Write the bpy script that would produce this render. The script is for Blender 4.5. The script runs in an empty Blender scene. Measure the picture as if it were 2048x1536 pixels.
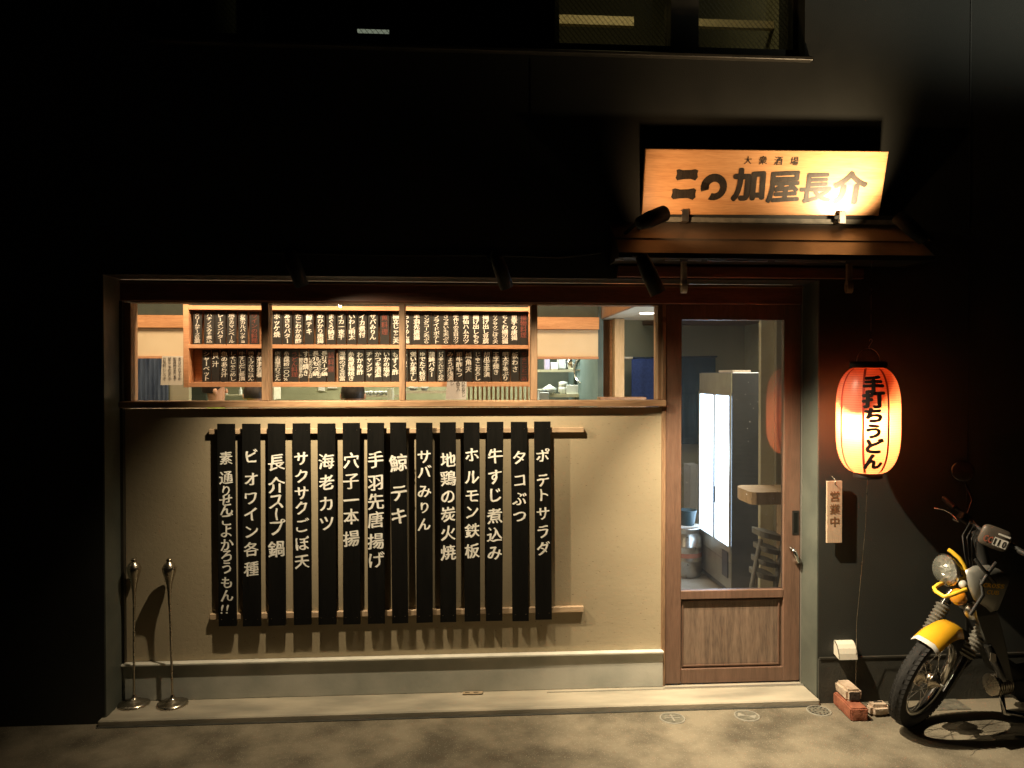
import bpy, bmesh, math, random
from mathutils import Vector, Matrix, noise
random.seed(7)
sc = bpy.context.scene
COL = sc.collection
R = math.radians
# ------------------------------------------------------------------ camera
FPX, YAW, PITCH, CAMP = 1540.0, R(3.9), R(0.75), Vector((0, -4.0, 1.65))
cam = bpy.data.cameras.new('camera'); camo = bpy.data.objects.new('camera', cam); COL.objects.link(camo)
cam.sensor_width = 36; cam.lens = FPX / 2048 * 36; cam.clip_end = 200; cam.clip_start = .05
camo.location = CAMP; camo.rotation_euler = (R(90) - PITCH, 0, -YAW)
sc.camera = camo
# ------------------------------------------------------------------ world, exposure
w = bpy.data.worlds.new('World'); sc.world = w; w.use_nodes = True
wn = w.node_tree.nodes; bgn = wn['Background']
sky = wn.new('ShaderNodeTexSky'); sky.sky_type = 'NISHITA'; sky.sun_disc = False
sky.sun_elevation = R(-4); sky.sun_rotation = R(200)
w.node_tree.links.new(sky.outputs[0], bgn.inputs[0]); bgn.inputs[1].default_value = 0.02
vs = sc.view_settings
vs.view_transform = 'Standard'; vs.look = 'None'; vs.gamma = 1; vs.exposure = 0; vs.use_curve_mapping = False
cy = sc.cycles
cy.use_denoising = True; cy.max_bounces = 8; cy.diffuse_bounces = 4; cy.transparent_max_bounces = 12
cy.sample_clamp_indirect = 4; cy.caustics_reflective = False; cy.caustics_refractive = False

# fixed measurement helper: where a pixel ray of the photograph meets the plane y = Y (used only to take dimensions)
_F = Vector((math.sin(YAW) * math.cos(PITCH), math.cos(YAW) * math.cos(PITCH), -math.sin(PITCH)))
_R = Vector((math.cos(YAW), -math.sin(YAW), 0)); _U = _R.cross(_F)
def at(px, py, Y):
    d = _F + _R * ((px - 1024) / FPX) - _U * ((py - 768) / FPX)
    return CAMP + d * ((Y - CAMP.y) / d.y)
def gr(px, py, z=0.0):
    d = _F + _R * ((px - 1024) / FPX) - _U * ((py - 768) / FPX)
    return CAMP + d * ((z - CAMP.z) / d.z)
def X(px, Y, py=760): return at(px, py, Y).x
def Z(py, Y, px=900): return at(px, py, Y).z

# ------------------------------------------------------------------ lights
def spot(name, loc, target, watts, angle, blend=.6, color=(1, .72, .40), rad=.02):
    l = bpy.data.lights.new(name, 'SPOT'); l.energy = watts; l.spot_size = R(angle); l.spot_blend = blend
    l.color = color; l.shadow_soft_size = rad
    o = bpy.data.objects.new(name, l); COL.objects.link(o); o.location = loc
    o.rotation_euler = (Vector(target) - Vector(loc)).to_track_quat('-Z', 'Y').to_euler(); return o
def area(name, loc, target, watts, sx, sy, color=(1, .8, .55)):
    l = bpy.data.lights.new(name, 'AREA'); l.shape = 'RECTANGLE'; l.size = sx; l.size_y = sy; l.energy = watts; l.color = color
    o = bpy.data.objects.new(name, l); COL.objects.link(o); o.location = loc
    o.rotation_euler = (Vector(target) - Vector(loc)).to_track_quat('-Z', 'Y').to_euler(); return o
def point(name, loc, watts, color=(1, .8, .55), rad=.03):
    l = bpy.data.lights.new(name, 'POINT'); l.energy = watts; l.color = color; l.shadow_soft_size = rad
    o = bpy.data.objects.new(name, l); COL.objects.link(o); o.location = loc; return o
WARM = (1, .80, .52)
SPA, SPB, SPC = at(602, 566, -.52), at(1012, 570, -.52), at(1314, 582, -.62)
TGA, TGB, TGC = Vector((-.36, .0, .92)), Vector((.70, .0, .80)), Vector((1.86, -.52, -.05))
spot('wall_spot_light', SPA, TGA, 138, 127, 1.0, WARM, .012)
spot('wall_spot_light', SPB, TGB, 78, 104, 1.0, WARM, .012)
spot('wall_spot_light', SPC, TGC, 400, 94, 1.0, (1, .82, .56), .010)
SGL, SGR = Vector((.90, -.62, 2.36)), at(1800, 436, -.56)
spot('sign_spot_light', SGL, (1.20, -.32, 2.62), 11, 118, 1, (1, .60, .30))
spot('sign_spot_light', SGR, (1.84, -.33, 2.70), 56, 104, 1, (1, .72, .42))
point('lantern_bulb_light', (1.912, -.47, 1.415), 19, (1, .66, .34), .02)
# street lamp further down the lane, out of the picture to the right, lights the upper wall
spot('street_lamp_light', (7.5, -6.0, 5.2), (3.6, -.2, 5.8), 620, 44, .35, (1, .98, .74), .1)
# inside
area('rack_downlight', (-.5, .16, 2.28), (-.5, .4, 1.70), 38, 2.6, .06, (1, .72, .45))
area('kitchen_light', (-.3, 4.1, 2.5), (-.3, 4.1, 0), 100, 3.2, .3, (1, .93, .68))
area('dining_light', (-1.2, 1.9, 2.75), (-1.2, 3.2, 1.2), 78, 5.0, .5, (1, .72, .46))
area('store_light', (1.2, 4.2, 2.2), (1.1, 4.6, 1.5), 14, .5, .2, (.8, .95, 1))
area('entrance_light', (2.3, 1.6, 2.12), (2.3, 1.6, 0), 50, .5, .5, (1, .86, .62))
area('entrance_light', (2.2, 3.6, 2.5), (2.2, 3.6, 0), 16, .5, .5, (1, .9, .7))
area('upstairs_light', (1.05, .35, 4.5), (1.1, .95, 3.6), 5, .5, .3, (1, .85, .5))

# ------------------------------------------------------------------ materials
def nodes(name):
    m = bpy.data.materials.new(name); m.use_nodes = True; nt = m.node_tree
    return m, nt, nt.nodes['Principled BSDF']
def c4(c): return (c[0], c[1], c[2], 1)
def mat(name, c1, c2=None, rough=.6, metal=0, scale=8, bump=0, bscale=60, stretch=(1, 1, 1), detail=5, lo=.35, hi=.65, rvar=0, coat=0):
    m, nt, p = nodes(name); N = nt.nodes.new; L = nt.links.new
    tc = N('ShaderNodeTexCoord'); mp = N('ShaderNodeMapping'); L(tc.outputs['Object'], mp.inputs[0]); mp.inputs['Scale'].default_value = stretch
    n = N('ShaderNodeTexNoise'); n.inputs['Scale'].default_value = scale; n.inputs['Detail'].default_value = detail; L(mp.outputs[0], n.inputs[0])
    cr = N('ShaderNodeValToRGB'); cr.color_ramp.elements[0].position = lo; cr.color_ramp.elements[1].position = hi
    cr.color_ramp.elements[0].color = c4(c1); cr.color_ramp.elements[1].color = c4(c2 or c1); L(n.outputs[0], cr.inputs[0])
    L(cr.outputs[0], p.inputs['Base Color'])
    p.inputs['Roughness'].default_value = rough; p.inputs['Metallic'].default_value = metal
    if coat: p.inputs['Coat Weight'].default_value = coat; p.inputs['Coat Roughness'].default_value = .12
    if rvar:
        mr = N('ShaderNodeMapRange'); mr.inputs[3].default_value = rough - rvar; mr.inputs[4].default_value = rough + rvar
        L(n.outputs[0], mr.inputs[0]); L(mr.outputs[0], p.inputs['Roughness'])
    if bump:
        n2 = N('ShaderNodeTexNoise'); n2.inputs['Scale'].default_value = bscale; n2.inputs['Detail'].default_value = 6; L(mp.outputs[0], n2.inputs[0])
        b = N('ShaderNodeBump'); b.inputs['Strength'].default_value = bump; b.inputs['Distance'].default_value = .004
        L(n2.outputs[0], b.inputs['Height']); L(b.outputs[0], p.inputs['Normal'])
    return m
def wood(name, c1, c2, rough=.5, axis='x', knots=False, k=1.0, coat=0):
    st = {'x': (1.2, 14, 14), 'z': (14, 14, 1.2)}[axis]
    m, nt, p = nodes(name); N = nt.nodes.new; L = nt.links.new
    tc = N('ShaderNodeTexCoord'); mp = N('ShaderNodeMapping'); L(tc.outputs['Object'], mp.inputs[0]); mp.inputs['Scale'].default_value = tuple(s * k for s in st)
    n = N('ShaderNodeTexNoise'); n.inputs['Scale'].default_value = 2.2; n.inputs['Detail'].default_value = 8; n.inputs['Distortion'].default_value = .8; L(mp.outputs[0], n.inputs[0])
    mp2 = N('ShaderNodeMapping'); L(tc.outputs['Object'], mp2.inputs[0]); mp2.inputs['Scale'].default_value = tuple(s * k * 5 for s in st)
    n2 = N('ShaderNodeTexNoise'); n2.inputs['Scale'].default_value = 3; n2.inputs['Detail'].default_value = 4; L(mp2.outputs[0], n2.inputs[0])
    mx = N('ShaderNodeMath'); mx.operation = 'MULTIPLY_ADD'; mx.inputs[1].default_value = .45; L(n2.outputs[0], mx.inputs[0])
    m2 = N('ShaderNodeMath'); m2.operation = 'MULTIPLY'; m2.inputs[1].default_value = .55; L(n.outputs[0], m2.inputs[0]); L(m2.outputs[0], mx.inputs[2])
    cr = N('ShaderNodeValToRGB'); cr.color_ramp.elements[0].position = .36; cr.color_ramp.elements[1].position = .62
    cr.color_ramp.elements[0].color = c4(c1); cr.color_ramp.elements[1].color = c4(c2); L(mx.outputs[0], cr.inputs[0])
    out = cr.outputs[0]
    if knots:
        v = N('ShaderNodeTexVoronoi'); v.inputs['Scale'].default_value = 5.5; L(tc.outputs['Object'], v.inputs[0])
        kr = N('ShaderNodeMapRange'); kr.inputs[1].default_value = .05; kr.inputs[2].default_value = .11; kr.inputs[3].default_value = .75; kr.inputs[4].default_value = 0; L(v.outputs['Distance'], kr.inputs[0])
        mk = N('ShaderNodeMix'); mk.data_type = 'RGBA'; L(kr.outputs[0], mk.inputs[0]); L(out, mk.inputs[6]); mk.inputs[7].default_value = (.10, .03, .01, 1); out = mk.outputs[2]
    L(out, p.inputs['Base Color']); p.inputs['Roughness'].default_value = rough
    if coat: p.inputs['Coat Weight'].default_value = coat; p.inputs['Coat Roughness'].default_value = .22
    b = N('ShaderNodeBump'); b.inputs['Strength'].default_value = .25; b.inputs['Distance'].default_value = .002; L(mx.outputs[0], b.inputs['Height']); L(b.outputs[0], p.inputs['Normal'])
    return m
def emit(name, c, s):
    m, nt, p = nodes(name); p.inputs['Base Color'].default_value = c4(c); p.inputs['Emission Color'].default_value = c4(c); p.inputs['Emission Strength'].default_value = s; return m
def glass(name, tint=(1, 1, 1), refl=1.0, dirt=0.0, wires=False, frost=0.0, haze=0.0):
    m = bpy.data.materials.new(name); m.use_nodes = True; nt = m.node_tree; N = nt.nodes.new; L = nt.links.new
    nt.nodes.remove(nt.nodes['Principled BSDF']); out = nt.nodes['Material Output']
    tr = N('ShaderNodeBsdfTransparent'); tr.inputs[0].default_value = c4(tint)
    gl = N('ShaderNodeBsdfGlossy'); gl.inputs['Roughness'].default_value = .0
    fr = N('ShaderNodeFresnel'); fr.inputs[0].default_value = 1.5
    mu = N('ShaderNodeMath'); mu.operation = 'MULTIPLY'; mu.inputs[1].default_value = refl; mu.use_clamp = True; L(fr.outputs[0], mu.inputs[0])
    mx = N('ShaderNodeMixShader'); L(mu.outputs[0], mx.inputs[0]); L(tr.outputs[0], mx.inputs[1]); L(gl.outputs[0], mx.inputs[2])
    last = mx
    tc = N('ShaderNodeTexCoord')
    def over(fac, col):
        nonlocal last
        df = N('ShaderNodeBsdfDiffuse'); df.inputs[0].default_value = c4(col)
        m3 = N('ShaderNodeMixShader'); L(fac, m3.inputs[0]); L(last.outputs[0], m3.inputs[1]); L(df.outputs[0], m3.inputs[2]); last = m3
    if dirt:
        v = N('ShaderNodeTexVoronoi'); v.inputs['Scale'].default_value = 26; L(tc.outputs['Object'], v.inputs[0])
        a = N('ShaderNodeMapRange'); a.inputs[1].default_value = .05; a.inputs[2].default_value = .09; a.inputs[3].default_value = 1; a.inputs[4].default_value = 0; L(v.outputs['Distance'], a.inputs[0])
        n = N('ShaderNodeTexNoise'); n.inputs['Scale'].default_value = 3.5; L(tc.outputs['Object'], n.inputs[0])
        b = N('ShaderNodeMapRange'); b.inputs[1].default_value = .56; b.inputs[2].default_value = .62; b.inputs[4].default_value = dirt; L(n.outputs[0], b.inputs[0])
        c = N('ShaderNodeMath'); c.operation = 'MULTIPLY'; L(a.outputs[0], c.inputs[0]); L(b.outputs[0], c.inputs[1]); over(c.outputs[0], (.8, .8, .8))
    if frost:
        vl = N('ShaderNodeValue'); vl.outputs[0].default_value = frost; over(vl.outputs[0], (.5, .52, .45))
    if haze:
        tl_ = N('ShaderNodeBsdfTranslucent'); tl_.inputs[0].default_value = (.8, .86, .95, 1)
        m5 = N('ShaderNodeMixShader'); m5.inputs[0].default_value = haze; L(last.outputs[0], m5.inputs[1]); L(tl_.outputs[0], m5.inputs[2]); last = m5
    if wires:
        for ang in (R(40), R(-50)):
            mp = N('ShaderNodeMapping'); mp.inputs['Rotation'].default_value = (0, ang, 0); L(tc.outputs['Object'], mp.inputs[0])
            wv = N('ShaderNodeTexWave'); wv.bands_direction = 'X'; wv.inputs['Scale'].default_value = 15.5; L(mp.outputs[0], wv.inputs[0])
            a = N('ShaderNodeMapRange'); a.inputs[1].default_value = .93; a.inputs[2].default_value = .98; a.inputs[4].default_value = .5 if ang > 0 else .2; L(wv.outputs[1], a.inputs[0]); over(a.outputs[0], (.22, .21, .17))
    L(last.outputs[0], out.inputs[0]); return m

M = {}
M['wall'] = mat('charcoal_wall', (.020, .021, .018), (.030, .031, .026), .62, bump=.25, bscale=180, scale=2.5)
M['reveal'] = mat('grey_green_steel', (.075, .085, .072), (.11, .12, .10), .5, scale=5, bump=.15, bscale=60)
M['kerb'] = mat('dark_plinth', (.03, .03, .024), (.05, .048, .038), .8, bump=.4, bscale=90)
M['plaster'] = None
M['concrete'] = mat('pale_concrete', (.33, .34, .30), (.52, .51, .45), .75, scale=3.2, bump=.2, bscale=70, detail=9)
M['step'] = mat('step_concrete', (.26, .24, .19), (.46, .41, .32), .8, scale=4, bump=.3, bscale=110, detail=9, stretch=(.6, 2, 1))
M['ledge'] = mat('lit_ledge', (.60, .59, .52), (.74, .72, .64), .6, scale=9)  # paler than the base: light caught along its top is in this colour
M['beam'] = wood('dark_red_beam', (.13, .050, .030), (.24, .095, .056), .45, 'x')
M['door'] = wood('brown_door_wood', (.12, .070, .048), (.19, .11, .075), .42, 'z')
M['panel'] = wood('weathered_panel_wood', (.11, .075, .055), (.25, .175, .125), .6, 'z')
M['winframe'] = wood('window_frame_wood', (.20, .115, .060), (.36, .22, .12), .5, 'x', True)
M['winpost'] = wood('window_post_wood', (.17, .10, .055), (.34, .21, .12), .5, 'z', True)
M['pine'] = wood('pine_wood', (.46, .22, .11), (.64, .35, .19), .5, 'x')
M['palerail'] = wood('pale_rail_wood', (.42, .29, .18), (.58, .43, .28), .55, 'x')
M['pinek'] = wood('knotty_pine', (.48, .22, .09), (.66, .34, .15), .5, 'x', True)
M['pinez'] = wood('pine_post', (.55, .38, .20), (.75, .55, .33), .5, 'z', True)
M['brownpost'] = wood('brown_post', (.20, .10, .05), (.30, .16, .08), .5, 'z', True)
M['black'] = wood('black_stained_board', (.0025, .0025, .002), (.006, .0055, .0045), .9, 'z')
M['black'].node_tree.nodes['Principled BSDF'].inputs['Specular IOR Level'].default_value = .12
M['strip'] = mat('black_strip', (.007, .006, .005), (.012, .011, .009), .7, scale=12)
M['white'] = mat('white_paint', (.62, .60, .54), (.85, .83, .77), .6, scale=30, lo=.3, hi=.55)
M['whitep'] = mat('white_print', (.70, .68, .62), None, .6)
M['redp'] = mat('red_paint', (.13, .03, .02), (.18, .04, .025), .6)
M['paper'] = mat('paper', (.74, .70, .60), (.82, .78, .70), .8, scale=4)
M['ink'] = mat('ink', (.10, .09, .085), None, .7)
M['signwood'] = wood('sign_wood', (.62, .30, .12), (.80, .44, .20), .38, 'x', coat=.35)
M['signink'] = wood('sign_lettering', (.008, .006, .004), (.045, .033, .022), .45, 'z', k=2.2)
M['canopy'] = mat('bronze_sheet', (.085, .064, .046), (.13, .098, .072), .36, .2, scale=6, bump=.12, bscale=40, rvar=.08)
M['canopyd'] = mat('dark_steel', (.018, .017, .015), (.03, .028, .024), .5, .2)
M['flash'] = mat('dusty_flashing', (.13, .13, .11), (.22, .215, .18), .7, scale=25)
M['blackm'] = mat('black_metal', (.004, .005, .004), (.007, .008, .006), .7)
M['blackm'].node_tree.nodes['Principled BSDF'].inputs['Specular IOR Level'].default_value = .2
M['steel'] = mat('brushed_steel', (.50, .48, .44), (.62, .60, .55), .30, 1, scale=20, rvar=.08)
M['chrome'] = mat('chrome', (.62, .61, .58), (.75, .74, .70), .16, 1, scale=9, rvar=.05)
M['satin'] = mat('satin_steel', (.46, .41, .33), (.58, .52, .43), .27, 1, scale=12, rvar=.07)
M['alu'] = mat('aluminium_strip', (.55, .54, .50), None, .35, .8)
M['aludark'] = mat('bronze_aluminium', (.04, .038, .03), (.06, .055, .045), .45, .3)
M['pale'] = wood('pale_bracket_wood', (.62, .52, .42), (.80, .70, .58), .55, 'z')
M['brick'] = mat('red_brick', (.20, .062, .032), (.34, .12, .065), .85, scale=22, bump=.8, bscale=120)
M['paver'] = mat('pale_paver', (.34, .25, .18), (.58, .47, .36), .88, scale=16, bump=.9, bscale=90)
M['paverdark'] = mat('paver_dark', (.02, .016, .011), (.05, .04, .03), .95, scale=30, bump=.8, bscale=110)  # near-black tone for the slot and the paver's shaded end
M['iron'] = mat('cast_iron_cover', (.10, .095, .075), (.19, .18, .14), .7, .2, scale=30, bump=.4, bscale=160)
M['iron2'] = mat('worn_iron', (.20, .19, .16), (.28, .265, .22), .7, scale=30)
M['rubber'] = mat('tyre_rubber', (.004, .004, .004), (.010, .0095, .009), .8, scale=40, bump=.3, bscale=200)
M['gaiter'] = mat('fork_rubber', (.13, .125, .105), (.17, .16, .135), .6)
M['yellow'] = mat('yellow_plastic', (.80, .42, .018), (.88, .48, .03), .33, scale=9, coat=.4)
M['yellowm'] = mat('yellow_tube', (.90, .56, .04), (.94, .62, .06), .35)
M['amber'] = mat('amber_lens', (.70, .28, .02), None, .12, coat=.8)
M['shield'] = mat('grey_shield', (.24, .24, .215), (.30, .30, .27), .34, .2, scale=6, coat=.3)
M['gloss'] = mat('black_gloss', (.012, .012, .011), None, .18, coat=.5)
M['matte'] = mat('black_plastic', (.010, .010, .009), (.015, .015, .013), .6)
M['bluec'] = mat('indigo_cloth', (.035, .06, .20), (.05, .085, .27), .9, scale=40, bump=.3, bscale=300)
M['bluec2'] = mat('dark_indigo_cloth', (.012, .025, .055), (.05, .075, .12), .9, scale=3, stretch=(12, 1, 1))
M['olive'] = mat('olive_grey_wall', (.25, .24, .17), (.29, .275, .20), .9, scale=3)
M['green'] = mat('dark_green_wall', (.045, .055, .042), (.06, .07, .052), .85)
M['cream'] = mat('cream_plaster', (.66, .54, .36), (.72, .60, .41), .9, scale=3)
M['palewall'] = mat('pale_wall', (.52, .49, .34), (.58, .54, .39), .9)
M['ivory'] = mat('ivory_ceiling', (.66, .63, .54), None, .9)
M['teal'] = mat('teal_wall', (.09, .15, .16), (.12, .18, .19), .6)
M['kgreen'] = mat('kitchen_steel_wall', (.30, .31, .20), (.44, .45, .31), .38, .3, scale=2)
M['floor'] = mat('interior_floor', (.30, .27, .21), (.40, .37, .30), .55, scale=6)
M['fdark'] = mat('fridge_side', (.05, .052, .068), (.075, .08, .10), .35, .2, scale=4)
M['fsteel'] = mat('fridge_steel', (.40, .38, .33), (.50, .48, .42), .35, .8, scale=8)
M['flight'] = emit('fridge_glow', (.60, .78, 1.0), 9)
M['lamp'] = emit('lamp_disc', (1, .93, .8), 6)
M['bowl'] = mat('white_china', (.66, .70, .68), None, .25)
M['greybox'] = mat('grey_box', (.42, .45, .48), None, .6)
M['lilac'] = mat('lilac_carton', (.40, .36, .56), None, .6)
M['skin'] = mat('skin', (.55, .33, .22), (.60, .37, .25), .5, scale=12)
M['hair'] = mat('hair', (.010, .008, .006), (.022, .016, .012), .5, scale=60, stretch=(1, 1, .2))
M['lime'] = mat('lime_cloth', (.50, .80, .10), None, .8)
M['shirtw'] = mat('white_cloth', (.62, .60, .56), None, .85)
M['shirtb'] = mat('black_cloth', (.02, .02, .02), None, .85)
M['gwin'] = glass('window_glass', (.97, .97, .95), .8)
M['gdoor'] = glass('door_glass', (.93, .95, .96), 2.2, dirt=.75, haze=.022)
M['gwire'] = glass('wired_glass', (.80, .80, .70), .6, wires=True, frost=.03)
M['lens'] = glass('clear_lens', (.95, .96, .96), 3.0, frost=.16)
M['lens2'] = mat('frosted_lens', (.50, .50, .46), None, .25)
M['reflect'] = mat('faceted_reflector', (.62, .62, .58), (.75, .75, .70), .28, .7, scale=30)

def plaster_mat():
    m, nt, p = nodes('ochre_plaster'); N = nt.nodes.new; L = nt.links.new
    tc = N('ShaderNodeTexCoord')
    n = N('ShaderNodeTexNoise'); n.inputs['Scale'].default_value = 1.6; n.inputs['Detail'].default_value = 6; L(tc.outputs['Object'], n.inputs[0])
    cr = N('ShaderNodeValToRGB'); cr.color_ramp.elements[0].position = .3; cr.color_ramp.elements[1].position = .7
    cr.color_ramp.elements[0].color = (.32, .265, .172, 1); cr.color_ramp.elements[1].color = (.42, .35, .235, 1); L(n.outputs[0], cr.inputs[0])
    # trowel pits: small dark pores, stretched a little sideways
    mp = N('ShaderNodeMapping'); mp.inputs['Scale'].default_value = (.55, 1, 1.5); mp.inputs['Rotation'].default_value = (0, R(14), 0); L(tc.outputs['Object'], mp.inputs[0])
    n2 = N('ShaderNodeTexNoise'); n2.inputs['Scale'].default_value = 110; n2.inputs['Detail'].default_value = 3; L(mp.outputs[0], n2.inputs[0])
    pit = N('ShaderNodeMapRange'); pit.inputs[1].default_value = .64; pit.inputs[2].default_value = .74; L(n2.outputs[0], pit.inputs[0])
    mx = N('ShaderNodeMix'); mx.data_type = 'RGBA'; L(pit.outputs[0], mx.inputs[0]); L(cr.outputs[0], mx.inputs[6]); mx.inputs[7].default_value = (.17, .125, .07, 1)
    L(mx.outputs[2], p.inputs['Base Color']); p.inputs['Roughness'].default_value = .9
    n3 = N('ShaderNodeTexNoise'); n3.inputs['Scale'].default_value = 38; n3.inputs['Detail'].default_value = 9; n3.inputs['Roughness'].default_value = .7; L(tc.outputs['Object'], n3.inputs[0])
    s = N('ShaderNodeMath'); s.operation = 'MULTIPLY_ADD'; s.inputs[1].default_value = -1.4; L(pit.outputs[0], s.inputs[0]); L(n3.outputs[0], s.inputs[2])
    b = N('ShaderNodeBump'); b.inputs['Strength'].default_value = .38; b.inputs['Distance'].default_value = .004; L(s.outputs[0], b.inputs['Height']); L(b.outputs[0], p.inputs['Normal'])
    return m
M['plaster'] = plaster_mat()
def ground_mat():
    m, nt, p = nodes('fine_asphalt_concrete'); N = nt.nodes.new; L = nt.links.new
    tc = N('ShaderNodeTexCoord')
    n = N('ShaderNodeTexNoise'); n.inputs['Scale'].default_value = 2.4; n.inputs['Detail'].default_value = 7; n.inputs['Roughness'].default_value = .6; L(tc.outputs['Object'], n.inputs[0])
    cr = N('ShaderNodeValToRGB'); cr.color_ramp.elements[0].position = .38; cr.color_ramp.elements[1].position = .6
    cr.color_ramp.elements[0].color = (.082, .070, .048, 1); cr.color_ramp.elements[1].color = (.225, .195, .14, 1); L(n.outputs[0], cr.inputs[0])
    v = N('ShaderNodeTexVoronoi'); v.inputs['Scale'].default_value = 150; L(tc.outputs['Object'], v.inputs[0])
    sp = N('ShaderNodeMapRange'); sp.inputs[1].default_value = .12; sp.inputs[2].default_value = .30; sp.inputs[3].default_value = 1; sp.inputs[4].default_value = 0; L(v.outputs['Distance'], sp.inputs[0])
    vc = N('ShaderNodeSeparateColor'); L(v.outputs['Color'], vc.inputs[0])
    th = N('ShaderNodeMath'); th.operation = 'GREATER_THAN'; th.inputs[1].default_value = .66; L(vc.outputs[0], th.inputs[0])
    mu = N('ShaderNodeMath'); mu.operation = 'MULTIPLY'; L(sp.outputs[0], mu.inputs[0]); L(th.outputs[0], mu.inputs[1])
    mx = N('ShaderNodeMix'); mx.data_type = 'RGBA'; L(mu.outputs[0], mx.inputs[0]); L(cr.outputs[0], mx.inputs[6]); mx.inputs[7].default_value = (.36, .32, .25, 1)
    L(mx.outputs[2], p.inputs['Base Color']); p.inputs['Roughness'].default_value = .82
    n2 = N('ShaderNodeTexNoise'); n2.inputs['Scale'].default_value = 170; n2.inputs['Detail'].default_value = 5; L(tc.outputs['Object'], n2.inputs[0])
    b = N('ShaderNodeBump'); b.inputs['Strength'].default_value = .7; b.inputs['Distance'].default_value = .004; L(n2.outputs[0], b.inputs['Height']); L(b.outputs[0], p.inputs['Normal'])
    return m
M['ground'] = ground_mat()

# ------------------------------------------------------------------ mesh builder
def world_of(o):
    m = o.matrix_basis.copy()
    while o.parent is not None: o = o.parent; m = o.matrix_basis @ m
    return m
class MB:
    def __init__(s): s.v = []; s.f = []; s.s = []
    def add(s, vs, fs, smooth=False):
        b = len(s.v); s.v += [tuple(v) for v in vs]; s.f += [tuple(b + i for i in f) for f in fs]; s.s += [smooth] * len(fs); return s
    def box(s, x0, x1, y0, y1, z0, z1, ch=0.0):
        if x0 > x1: x0, x1 = x1, x0
        if y0 > y1: y0, y1 = y1, y0
        if z0 > z1: z0, z1 = z1, z0
        if not ch:
            return s.add([(x0, y0, z0), (x1, y0, z0), (x1, y1, z0), (x0, y1, z0), (x0, y0, z1), (x1, y0, z1), (x1, y1, z1), (x0, y1, z1)],
                         [(0, 3, 2, 1), (4, 5, 6, 7), (0, 1, 5, 4), (1, 2, 6, 5), (2, 3, 7, 6), (3, 0, 4, 7)])
        bm = bmesh.new(); bmesh.ops.create_cube(bm, size=1, matrix=Matrix.Translation(((x0 + x1) / 2, (y0 + y1) / 2, (z0 + z1) / 2)) @ Matrix.Diagonal((x1 - x0, y1 - y0, z1 - z0, 1)))
        bmesh.ops.bevel(bm, geom=bm.edges[:], offset=min(ch, (x1 - x0) * .4, (y1 - y0) * .4, (z1 - z0) * .4), segments=1, affect='EDGES')
        bm.verts.index_update(); s.add([v.co[:] for v in bm.verts], [[v.index for v in f.verts] for f in bm.faces]); bm.free(); return s
    def tube(s, pts, r, n=10, cap=True, closed=False):
        P = [Vector(p) for p in pts]; rr = r if isinstance(r, (list, tuple)) else [r] * len(P); vs = []; prev = None; m = len(P)
        for i, p in enumerate(P):
            t = (P[(i + 1) % m] - P[(i - 1) % m]) if closed else (P[min(i + 1, m - 1)] - P[max(i - 1, 0)])
            t.normalize()
            if prev is None: a = t.orthogonal().normalized()
            else:
                a = prev - t * prev.dot(t); a = a.normalized() if a.length > 1e-6 else t.orthogonal().normalized()
            prev = a; b = t.cross(a)
            vs += [p + (a * math.cos(2 * math.pi * k / n) + b * math.sin(2 * math.pi * k / n)) * rr[i] for k in range(n)]
        fs = [(i * n + k, i * n + (k + 1) % n, ((i + 1) % m) * n + (k + 1) % n, ((i + 1) % m) * n + k) for i in range(m if closed else m - 1) for k in range(n)]
        s.add(vs, fs, True)
        if cap and not closed:
            s.add(vs[:n], [tuple(range(n))[::-1]]); s.add(vs[-n:], [tuple(range(n))])
        return s
    def lathe(s, prof, o=(0, 0, 0), n=32, axis=None, smooth=True, cap=True):
        o = Vector(o); M3 = Matrix.Identity(3) if axis is None else Vector(axis).to_track_quat('Z', 'Y').to_matrix()
        vs = [o + M3 @ Vector((r * math.cos(2 * math.pi * k / n), r * math.sin(2 * math.pi * k / n), z)) for r, z in prof for k in range(n)]
        m = len(prof); s.add(vs, [(i * n + k, i * n + (k + 1) % n, (i + 1) * n + (k + 1) % n, (i + 1) * n + k) for i in range(m - 1) for k in range(n)], smooth)
        if cap:
            if prof[0][0] > 1e-4: s.add(vs[:n], [tuple(range(n))[::-1]])
            if prof[-1][0] > 1e-4: s.add(vs[-n:], [tuple(range(n))])
        return s
    def prism(s, prof, x0, x1):   # profile of (y, z) extruded along x
        n = len(prof); vs = [(x0, y, z) for y, z in prof] + [(x1, y, z) for y, z in prof]
        return s.add(vs, [tuple(range(n))[::-1], tuple(range(n, 2 * n))] + [(i, (i + 1) % n, n + (i + 1) % n, n + i) for i in range(n)])
    def plate(s, pts, off):       # polygon with thickness vector
        n = len(pts); P = [Vector(p) for p in pts]; o = Vector(off)
        return s.add(P + [p + o for p in P], [tuple(range(n)), tuple(range(n, 2 * n))[::-1]] + [(i, n + i, n + (i + 1) % n, (i + 1) % n) for i in range(n)])
    def xf(s, Mx): s.v = [tuple(Mx @ Vector(v)) for v in s.v]; return s
    def build(s, name, m, parent=None, bevel=0):
        me = bpy.data.meshes.new(name); o3 = Vector((0, 0, 0))
        if parent is not None:
            inv = world_of(parent).inverted(); vv = [tuple(inv @ Vector(v)) for v in s.v]
        else: vv = s.v
        me.from_pydata(vv, [], s.f); me.polygons.foreach_set('use_smooth', s.s); me.materials.append(M[m] if isinstance(m, str) else m)
        me.validate(); me.update()
        o = bpy.data.objects.new(name, me); COL.objects.link(o)
        if parent is not None: o.parent = parent
        return o
def tag(o, label=None, cat=None, group=None, kind=None):
    for k, v in (('label', label), ('category', cat), ('group', group), ('kind', kind)):
        if v: o[k] = v
    return o
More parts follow.
